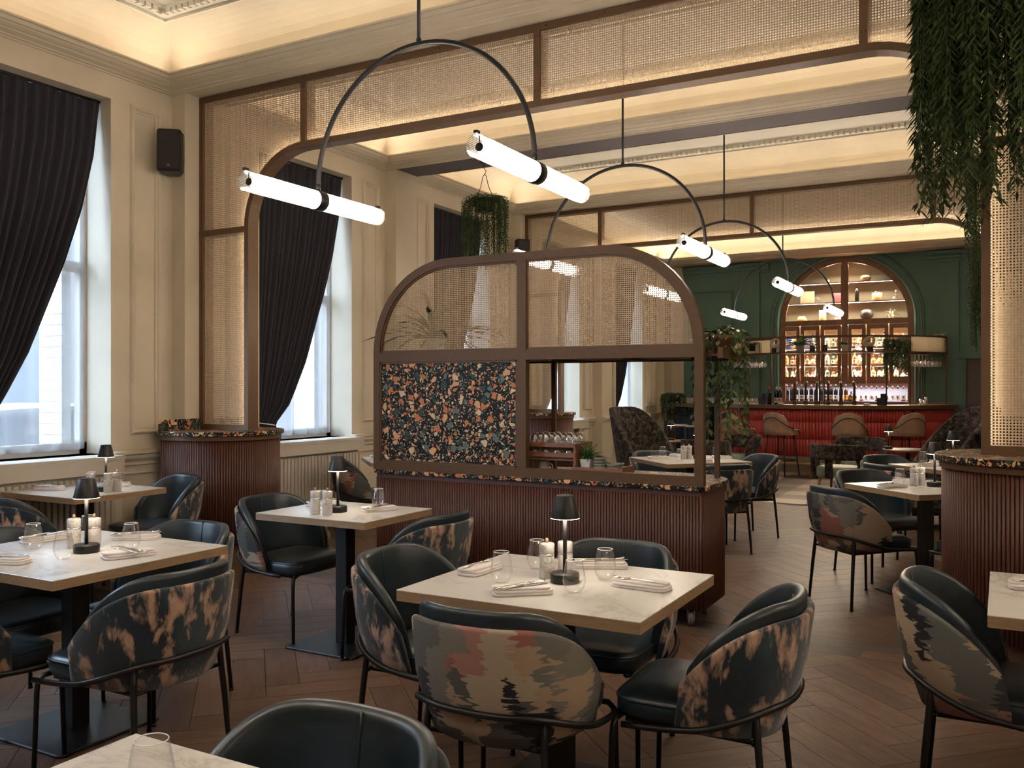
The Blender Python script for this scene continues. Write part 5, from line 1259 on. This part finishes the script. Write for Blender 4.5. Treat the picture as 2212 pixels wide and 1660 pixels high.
# strip lights under each cabinet shelf (real shelf lighting)
for z, hw, pw in ((3.385, .88, 22), (3.015, 1.06, 26), (2.61, 1.12, 30), (2.16, 1.12, 30), (1.832, 1.12, 30), (3.70, .40, 9)):
    area_light('shelf_light', (AX, BY+.13, z), (D(-25), 0, 0), 2*hw, .02, pw, (1, .82, .58))
wbox('splash_panel', AX-AR+.03, AX+AR-.03, NB-.02, NB-.01, 1.16, 1.53, paint('pale_lilac', (.5, .5, .56)))
area_light('shelf_light', (AX, BY+.12, 1.535), (D(-15), 0, 0), 2.2, .02, 14, (.95, .95, 1.0))
dn = ['first', 'second', 'third', 'fourth', 'fifth', 'sixth']; cols = [(AMB, 'amber'), ((.5, .46, .40), 'pale'), ((.30, .05, .03), 'red'), ((.04, .07, .04), 'dark green'), ((.10, .05, .02), 'brown'), ((.16, .26, .25), 'blue-green'), ((.50, .34, .15), 'golden'), ((.42, .40, .36), 'silvery')]
rb = random.Random(4)
for si, (z, sn) in enumerate(((2.181, 'upper'), (1.856, 'middle'), (1.576, 'lower'))):
    for di, (x0, x1) in enumerate(doors):
        used_c = set()
        for k in range(3):
            while True:
                c, cn = cols[rb.randrange(8)]
                if cn not in used_c: used_c.add(cn); break
            kd = rb.choice(['spirit', 'squat', 'tall', 'spirit'])
            if sn != 'upper' and kd == 'tall': kd = 'spirit'
            x = x0+.10+k*(x1-x0-.20)/2
            if si == 0 and k == 0 and di in (0, 1, 5):
                bxc = [(.03, .09, .35), (.12, .13, .30), None, None, None, (.45, .07, .03)][di]
                bx = tag(MB().bbox(x-.055, x+.055, BY+.20, BY+.28, z+.0008, z+.25, .003).build('gift_box', cmat(bxc, .5)), '%s gift box on upper back-bar shelf behind %s door from the windows' % (['blue', 'indigo', '', '', '', 'red'][di], dn[di]), 'box')
                MB().box(x-.04, x+.04, BY+.198, BY+.2, z+.08, z+.14).build('box_print', cmat((.5, .3, .2), .5), bx); continue
            bottle(kd, c, rb.choice([DK, (.4, .05, .03), (.5, .4, .25)]), rb.choice([WHT, WHT, (.55, .40, .20)]), (x, BY+.165+rb.uniform(0, .02)+(.11 if k == 1 else 0), z+.0006), '%s %s bottle on %s back-bar shelf behind %s door from the windows' % (cn, kd if kd != 'spirit' else 'straight', sn, dn[di]), 'bottles behind the glazed back-bar doors')
# row of bottles on the open ledge
lx0 = -3.62; Lz = 1.191; seq = []
for k in range(12): seq.append('wine')
for k in range(2): seq.append('liq')
for k in range(11): seq.append('syr')
sl = ['clear', 'rosy', 'clear', 'clear', 'maroon', 'plum', 'clear', 'clear', 'clear', 'red', 'amber']
fills = {'clear': None, 'rosy': (.5, .25, .2), 'maroon': (.08, .01, .01), 'plum': (.05, .01, .03), 'red': (.5, .05, .04), 'amber': (.45, .18, .04)}
for k, q in enumerate(seq):
    x = lx0+k*(2.14/(len(seq)-1)); y = BY+.14+(.03 if k % 2 else 0)
    if q == 'wine': bottle('wine', DK, (.02, .02, .02) if (k//2) % 2 else (.10, .02, .02), WHT if (k//2) % 3 else (.03, .03, .03), (x, y, Lz), '%s wine bottle on the open ledge under the cabinet doors, %s label' % ('black', 'white' if (k//2) % 3 else 'black'), 'dark wine bottles on the back-bar ledge, %s labels' % ('white' if (k//2) % 3 else 'black'))
    elif q == 'liq': bottle('squat' if k % 2 else 'wine', (.05, .02, .008), (.02, .02, .02), (.55, .28, .03), (x, y, Lz), 'brown liqueur bottle with yellow label on the open ledge', 'brown liqueur bottles with yellow labels')
    else:
        c = sl[k-14]; bottle('syrup', CLR, (.25, .05, .04) if k % 2 else (.05, .05, .05), WHT, (x, y, Lz), '%s syrup bottle with cream label on the open ledge' % (c if c != 'clear' else 'colourless'), '%s syrup bottles' % c, fills[c])
# curios on the upper shelves
def curio(nm, label, cat, loc, prof, mat, extra=None):
    t = thing(nm, label, cat, loc); MB().lathe(prof, 18).build(nm+'_body', mat, t); return t
cz = BY+.24
curio('glass_bowl', 'low amber glass bowl on the fanlight shelf', 'bowl', (-3.36, cz, 2.706), [(0, .01), (.09, 0), (.10, .03), (.06, .10), (.055, .10), (.09, .03), (0, .015)], cmat((.50, .32, .12), .2))
t = curio('cork_jar', 'tall glass jar filled with corks on the fanlight shelf', 'jar', (-2.98, cz, 2.706), [(0, 0), (.062, 0), (.065, .005), (.065, .19), (0, .19)], cmat((.50, .33, .20), .6)); MB().lathe([(.067, .185), (.067, .20), (0, .205)], 18).build('jar_lid', M['white'], t)
curio('shell_bowl', 'small white bowl in the fanlight beside the centre mullion', 'bowl', (-2.70, cz, 2.706), [(0, .005), (.04, 0), (.07, .05), (.065, .05), (.035, .01), (0, .01)], M['white'])
t = curio('wire_basket', 'round dark wire bowl on the fanlight shelf', 'basket', (-2.20, cz, 2.706), [(.06, 0), (.11, .05), (.12, .10), (.10, .16), (.05, .19), (.045, .19), (.095, .155), (.115, .10), (.105, .05), (.055, .005)], cmat((.03, .025, .025), .5))
pot_plant('vase_of_flowers', 'white vase with cream flowers on the fanlight shelf', (-1.78, cz, 2.706), M['white'], .05, .08, 26, .16, .05, cmat((.55, .55, .40), .6), 1.5, 31)
t = thing('picture_frame', 'square cream picture frame on the middle fanlight shelf', 'picture', (-3.27, cz+.06, 3.037)); MB().box(-.13, .13, -.01, .01, 0, .25).build('frame_board', cmat((.45, .38, .27), .5), t); MB().box(-.10, .10, -.012, -.009, .03, .22).build('frame_picture', cmat((.38, .30, .20), .5), t)
curio('glass_decanter', 'bulbous clear decanter on the middle fanlight shelf', 'decanter', (-3.07, cz-.05, 3.037), [(0, .002), (.06, .0), (.075, .04), (.06, .09), (.02, .13), (.015, .20), (.018, .205)], M['glass'])
t = tag(MB().bbox(-2.80, -2.64, cz-.03, cz+.05, 3.0375, 3.22, .003).build('pink_box', cmat((.42, .10, .12), .6)), 'dusty pink box on the middle fanlight shelf', 'box'); MB().box(-2.801, -2.639, cz-.031, cz+.051, 3.17, 3.22).build('box_lid', cmat((.45, .12, .14), .6), t)
bottle('wine', DK, DK, None, (-2.37, cz, 3.0368), 'dark champagne bottle on the middle fanlight shelf', 'bottles behind the glazed back-bar doors')
t = curio('candy_jar', 'wide glass jar of pasta shells on the middle fanlight shelf', 'jar', (-2.02, cz, 3.037), [(0, 0), (.085, 0), (.09, .01), (.09, .15), (0, .15)], cmat((.50, .30, .15), .5)); MB().lathe([(.075, .15), (.08, .17), (.03, .19), (.02, .21), (0, .215)], 16).build('jar_lid', M['glass'], t)
bottle('squat', CLR, (.5, .45, .4), WHT, (-1.70, cz, 3.0368), 'small clear bottle on the middle fanlight shelf', 'bottles behind the glazed back-bar doors')
curio('petal_bowl', 'faceted gold bowl on the top fanlight shelf', 'bowl', (-2.22, cz, 3.407), [(0, .01), (.05, 0), (.10, .06), (.085, .10), (.05, .12), (0, .12)], cmat((.45, .32, .18), .4))
pot_plant('potted_succulent', 'small plant in a white pot on the top fanlight shelf', (-2.90, cz, 3.407), M['white'], .045, .07, 24, .12, .02, M['leaf_g'], 1.5, 33)
# ---------------------------------------------------------------- beer taps and counter things
TZB = 1.1505
def make_tap(label, loc, rz):
    t = thing('beer_tap', label, 'tap', loc, rz, 'curved bronze beer taps')
    MB().lathe([(.035, 0), (.037, .01), (.037, .06), (.028, .075)], 16).build('tap_base', M['bronze'], t)
    MB().tube([(0, 0, .06), (0, 0, .30), (0, .01, .345), (0, .04, .375), (0, .09, .385)], .020, 10).build('tap_column', M['bronze'], t)
    MB().tube([(0, .09, .385), (0, .10, .36), (0, .10, .31)], .010, 8).build('tap_spout', M['steel'], t)
    MB().tube([(0, .085, .40), (0, .08, .49), (0, .075, .56)], [.008, .006, .013], 8).build('tap_handle', M['steel'], t)
    return t
tap = None
for ph, lb in ((-7.9, 'bronze beer tap below the grey-potted gantry plant'), (-2.5, 'bronze beer tap between the first tap and the owl mugs'), (2.6, 'bronze beer tap just before the centre gantry post'), (7.9, 'bronze beer tap just after the centre gantry post'), (13.7, 'bronze beer tap below the beige gantry pot'), (19.8, 'bronze beer tap closest to the syrup bottles')):
    if tap is None: tap = make_tap(lb, bp(ph, 2.0, TZB), D(ph))
    else: dup(tap, bp(ph, 2.0, TZB), D(ph), lb)
def caddy(label, loc, rz, mat):
    t = thing('bar_caddy', label, 'caddy', loc, rz, 'bar caddies')
    MB().loft([[(x*k, y*k, z) for x, y in rrect(-.075, .075, -.06, .06, .01, 2)] for k, z in ((.86, 0), (1, .12), (.95, .12), (.85, .01))], True, True, False).build('caddy_tray', mat, t)
    MB().box(-.01, .055, -.03, .03, .012, .19).build('napkin_holder', M['black'], t)
caddy('navy plastic bar caddy beside the dark bottles', bp(-23.4, 2.1, TZB), .2, cmat((.015, .02, .04), .4)); caddy('black plastic bar caddy in front of the syrup bottles', bp(31.5, 2.1, TZB), -.3, cmat((.01, .01, .01), .4))
bottle('wine', DK, (.5, .02, .02), None, bp(-19.3, 2.12, TZB), 'dark bottle with bright red cap on the bar counter', 'bottles on the bar counter'); bottle('wine', DK, WHT, WHT, bp(-17.4, 2.0, TZB), 'white-labelled bottle on the bar counter', 'bottles on the bar counter'); bottle('wine', DK, WHT, WHT, bp(-15.4, 2.0, TZB), 'white-labelled bottle on the bar counter', 'bottles on the bar counter')
ng = MB().lathe([(0, .003), (.03, 0), (.036, .09), (.034, .09), (.028, .006)], 14, cap=False).build('bar_glass', M['glass']); tag(ng, 'upturned clear glass in cluster on bar counter', 'glass', 'clear glasses clustered on the bar counter')
fst = True
for dx in (-1.6, 0, 1.6):
    for R_ in (1.98, 2.06, 2.14):
        q = bp(-34+dx*1.3, R_, TZB+.0885)
        if fst: ng.location = q; fst = False
        else: inst(ng, None, q)
        C.objects[-1].rotation_euler = (PI, 0, 0)
ng.rotation_euler = (PI, 0, 0)
for k, (ph, R_, h_) in enumerate(((54.4, 2.1, .085), (57.0, 2.05, .13), (55.8, 1.98, .10))):
    t = tag(MB().lathe([(0, 0), (.027, 0), (.028, .003), (.028, h_-.003), (.026, h_), (0, h_)], 16).build('steel_canister', M['steel']), 'brushed steel canister on the bar counter, %s of three' % ('shortest', 'tallest', 'middle-sized')[k], 'canister'); t.location = bp(ph, R_, TZB)
    MB().lathe([(.0285, h_*.8), (.0285, h_*.84)], 16, cap=False).build('canister_band', M['brass'], t)
for ph, lb in ((-13.4, 'low metal drip dish beside the dark bottles'), (24.5, 'low metal drip dish beside the last beer tap')):
    t = thing('drip_dish', lb, 'dish', bp(ph, 2.12, TZB)); MB().lathe([(0, .004), (.05, 0), (.06, .03), (.057, .03), (.047, .006)], 16).build('dish_body', M['steel'], t); MB().tube([(-.06, 0, .032), (.06, 0, .032)], .004, 6).build('dish_bar', M['steel'], t)
# navy side counter with stools by the window wall
sc_ = thing('side_counter', 'navy panelled side counter with bronze edge and marble upstand by the window wall', 'counter', (0, 0, 0))
MB().box(-5.60, -4.97, 16.85, BY-.002, 0, 1.06).build('counter_body', M['navy'], sc_); MB().box(-5.80, -4.93, 16.62, BY-.002, 1.07, 1.13).build('counter_top', M['bronze'], sc_); MB().box(-5.6, -4.94, BY-.022, BY-.003, 1.131, 1.24).build('upstand', M['marble'], sc_); MB().box(-4.93, -4.0, BY-.07, BY-.052, 1.0, 1.24).build('marble_upstand', M['marble'], wall_back)
for x in (-5.5,): frame_rect(sc_, 16.85, x, x+.36, .2, .9, .03, .015, M['navy'], 'counter_panel', 'y', -1)
trailing('trailing_ivy', 'dark ivy spilling over the corner of the navy side counter', 'plant', (-5.60, 16.72, 1.30), .20, .55, 60, .05, .028, M['leaf'], None, True, 0, 1, 1, 41)
def make_lowstool(label, loc, rz):
    t = thing('backless_stool', label, 'stool', loc, rz, 'backless stools at the navy counter')
    cushion(.38, .34, .70, .745, 6, 32, 0, .004).build('seat', M['tan'], t)
    for sx in (-1, 1):
        for sy in (-1, 1): MB().tube([(sx*.15, sy*.13, .70), (sx*.21, sy*.18, 0)], .010, 6).build('leg', M['black'], t)
    MB().tube([(-.185, -.165, .24), (.185, -.165, .24), (.185, .165, .24), (-.185, .165, .24)], .008, 6, True).build('footrest', M['black'], t); return t
ls = make_lowstool('backless tan stool at the navy counter, nearer the window wall', (-5.38, 16.3, 0), .1); dup(ls, (-4.92, 16.05, 0), -.1, 'backless tan stool at the navy counter, beside the red bar')
# ---------------------------------------------------------------- bar stools
def make_stool(label, loc, rz):
    t = thing('bar_stool', label, 'bar stool', loc, rz, 'tan leather bar stools')
    cushion(.44, .42, .665, .735, 3.2, 36, -.04).build('seat', M['tan'], t)
    rings = []; n = 36; pip = []
    for i in range(n+1):
        s_ = -1+2*i/n; x, y, nx, ny = shell_plan(s_*.98, .245, .225, -.16); nl = math.hypot(nx, ny) or 1; nx, ny = nx/nl, ny/nl
        if nx*x+ny*y < 0: nx, ny = -nx, -ny
        q = abs(s_); zt = 1.045-.05*smooth01(q/.45)-.235*smooth01((q-.38)/.45); zb = .668
        pts = []
        for k in range(6): z = zb+(zt-.018-zb)*k/5; pts.append((x+nx*.02, y+ny*.02+.07*(z-zb), z))
        for k in range(1, 4): a = PI*k/4; z = zt-.018+.018*math.sin(a); pts.append((x+nx*.02*math.cos(a), y+ny*.02*math.cos(a)+.07*(z-zb), z))
        for k in range(6): z = zt-.018+(zb-zt+.018)*k/5; pts.append((x-nx*.02, y-ny*.02+.07*(z-zb), z))
        rings.append(pts)
        zp = .955-.16*smooth01(q/.70)+(.012 if q > .72 else 0); 
        if q > .93: zp = .80-.13*(q-.93)/.07
        zp = min(zp, zt-.012); pip.append((x+nx*.0215, y+ny*.0215+.07*(zp-zb), zp))
    MB().loft(rings, True, True, True).build('backrest', M['tan'], t)
    MB().tube(pip, .0065, 6).build('back_piping', M['black'], t)
    for sx in (-1, 1):
        for sy in (-1, 1): MB().tube([(sx*.15, sy*.14, .67), (sx*.215, sy*.20, 0)], .0095, 6).build('leg', M['black'], t)
    MB().tube([(-.193, -.180, .25), (.193, -.180, .25), (.193, .180, .25), (-.193, .180, .25)], .008, 6, True).build('footrest', M['black'], t)
    return t
bs = None
for x, y, dg, lb in ((-3.92, 15.12, 140, 'tan bar stool farthest toward the windows at the red bar'), (-3.2, 15.03, 157, 'tan bar stool below the bar bottles with red cap'), (-2.15, 15.12, 187, 'tan bar stool squarely facing the beer taps'), (-1.36, 15.62, 218, 'tan bar stool partly hidden by the tall wing chair')):
    if bs is None: bs = make_stool(lb, (x, y, 0), D(dg))
    else: dup(bs, (x, y, 0), D(dg), lb)
# ---------------------------------------------------------------- lounge chairs
def make_wing(label, loc, rz):
    t = thing('wing_chair', label, 'armchair', loc, rz, 'tall velvet wing chairs')
    rings = []; n = 40
    for i in range(n+1):
        s_ = -1+2*i/n; a = s_*1.95; R_ = .36; x, y = R_*math.sin(a)*1.02, R_*math.cos(a); nx, ny = math.sin(a), math.cos(a)
        q = abs(s_); zt = 1.215-.06*q*q-.72*max(0, (q-.25)/.75)**1.9; zt = max(.52, zt); zb = .16; pts = []
        for k in range(9): z = zb+(zt-.025-zb)*k/8; g = 1+.16*(z-zb); pts.append(((x+nx*.03)*g, (y+ny*.03)*g+.10*(z-zb), z))
        for k in range(1, 5): b = PI*k/5; z = zt-.025+.025*math.sin(b); g = 1+.16*(z-zb); pts.append(((x+nx*.03*math.cos(b))*g, (y+ny*.03*math.cos(b))*g+.10*(z-zb), z))
        for k in range(9): z = zt-.025+(zb-zt+.025)*k/8; g = 1+.16*(z-zb); pts.append(((x-nx*.03)*g, (y-ny*.03)*g+.10*(z-zb), z))
        rings.append(pts)
    MB().loft(rings, True, True, True).build('wing_back', M['velv'], t)
    cushion(.58, .62, .20, .45, 3.5, 36, -.04).build('seat', M['velv'], t)
    for sx in (-1, 1):
        for sy in (-1, 1): MB().tube([(sx*.2, sy*.2, .2), (sx*.24, sy*.24, 0)], [.02, .012], 8).build('leg', wm, t)
    return t
wc = make_wing('tall mottled velvet wing chair with its back to the window wall', (-3.60, 10.05, 0), D(75)); w2_ = dup(wc, (-.64, 10.3, 0), D(-66), 'tall mottled velvet wing chair in front of the rear plinth'); w2_.scale = (1.15, 1.15, 1.03)
def make_barrel(label, loc, rz):
    t = thing('barrel_chair', label, 'armchair', loc, rz, 'low velvet barrel chairs')
    cushion(.52, .52, .32, .46, 2.4, 36, -.03).build('seat', M['sage'], t)
    rings = []; n = 40
    for i in range(n+1):
        s_ = -1+2*i/n; a = s_*1.85; q = abs(s_); x, y = .31*math.sin(a), .30*math.cos(a); nx, ny = math.sin(a), math.cos(a)
        zt = .755-.015*q-.16*max(0, (q-.72)/.28)**2; zb = .555-.28*smooth01((q-.62)/.25); pts = []
        for k in range(6): z = zb+(zt-.02-zb)*k/5; pts.append((x+nx*.028, y+ny*.028+.05*(z-.5), z))
        for k in range(1, 5): b = PI*k/5; z = zt-.02+.02*math.sin(b); pts.append((x+nx*.028*math.cos(b), y+ny*.028*math.cos(b)+.05*(z-.5), z))
        for k in range(6): z = zt-.02+(zb-zt+.02)*k/5; pts.append((x-nx*.028, y-ny*.028+.05*(z-.5), z))
        rings.append(pts)
    MB().loft(rings, True, True, True).build('back_band', M['velv'], t)
    MB().loft([[(x, y+.27, z) for x, y in superell(.05, .022, 3, 12)] for z in (.33, .57)], True, True, True).build('back_support', M['velv'], t)
    for sx in (-1, 1):
        for sy in (-1, 1): MB().tube([(sx*.17, sy*.17-.03, .33), (sx*.21, sy*.21-.03, 0)], [.02, .011], 8).build('leg', wm, t)
    return t
bc = None
for x, y, dg, lb in ((-3.52, 11.87, 178, 'mottled velvet barrel chair with its back to the divider'), (-3.40, 13.06, -40, 'mottled velvet barrel chair turned toward the windows beside the first bar stool'), (-1.80, 11.75, 165, 'velvet barrel chair showing its sage seat beside the round bar table'), (-1.72, 13.2, 8, 'velvet barrel chair behind the one with the sage seat')):
    if bc is None: bc = make_barrel(lb, (x, y, 0), D(dg))
    else: dup(bc, (x, y, 0), D(dg), lb)
def make_round(label, loc):
    t = thing('round_table', label, 'table', loc, 0, 'round dark wood tables')
    MB().lathe([(0, .60), (.30, .60), (.31, .605), (.31, .622), (.305, .627), (0, .627)], 40).build('tabletop', M['walnut'], t)
    MB().lathe([(.025, .02), (.025, .60)], 12).build('pedestal', M['black'], t); MB().lathe([(0, 0), (.2, 0), (.2, .012), (.03, .025), (0, .025)], 28).build('base', M['black'], t); return t
rt = make_round('round dark wood table with a lit lamp beside the barrel chairs', (-1.10, 12.9, 0)); dup(rt, (-4.55, 13.3, 0), 0, 'round dark wood table near the window wall beyond the wing chair')
dup(first['lamp'], (-1.33, 12.85, .6275), 0, 'small black cordless lamp on the round wood table'); 
dup(first['lamp'], (-4.15, 13.35, .6275) if False else (-4.50, 13.3, .6275), 0, 'small black cordless lamp on round table near windows')
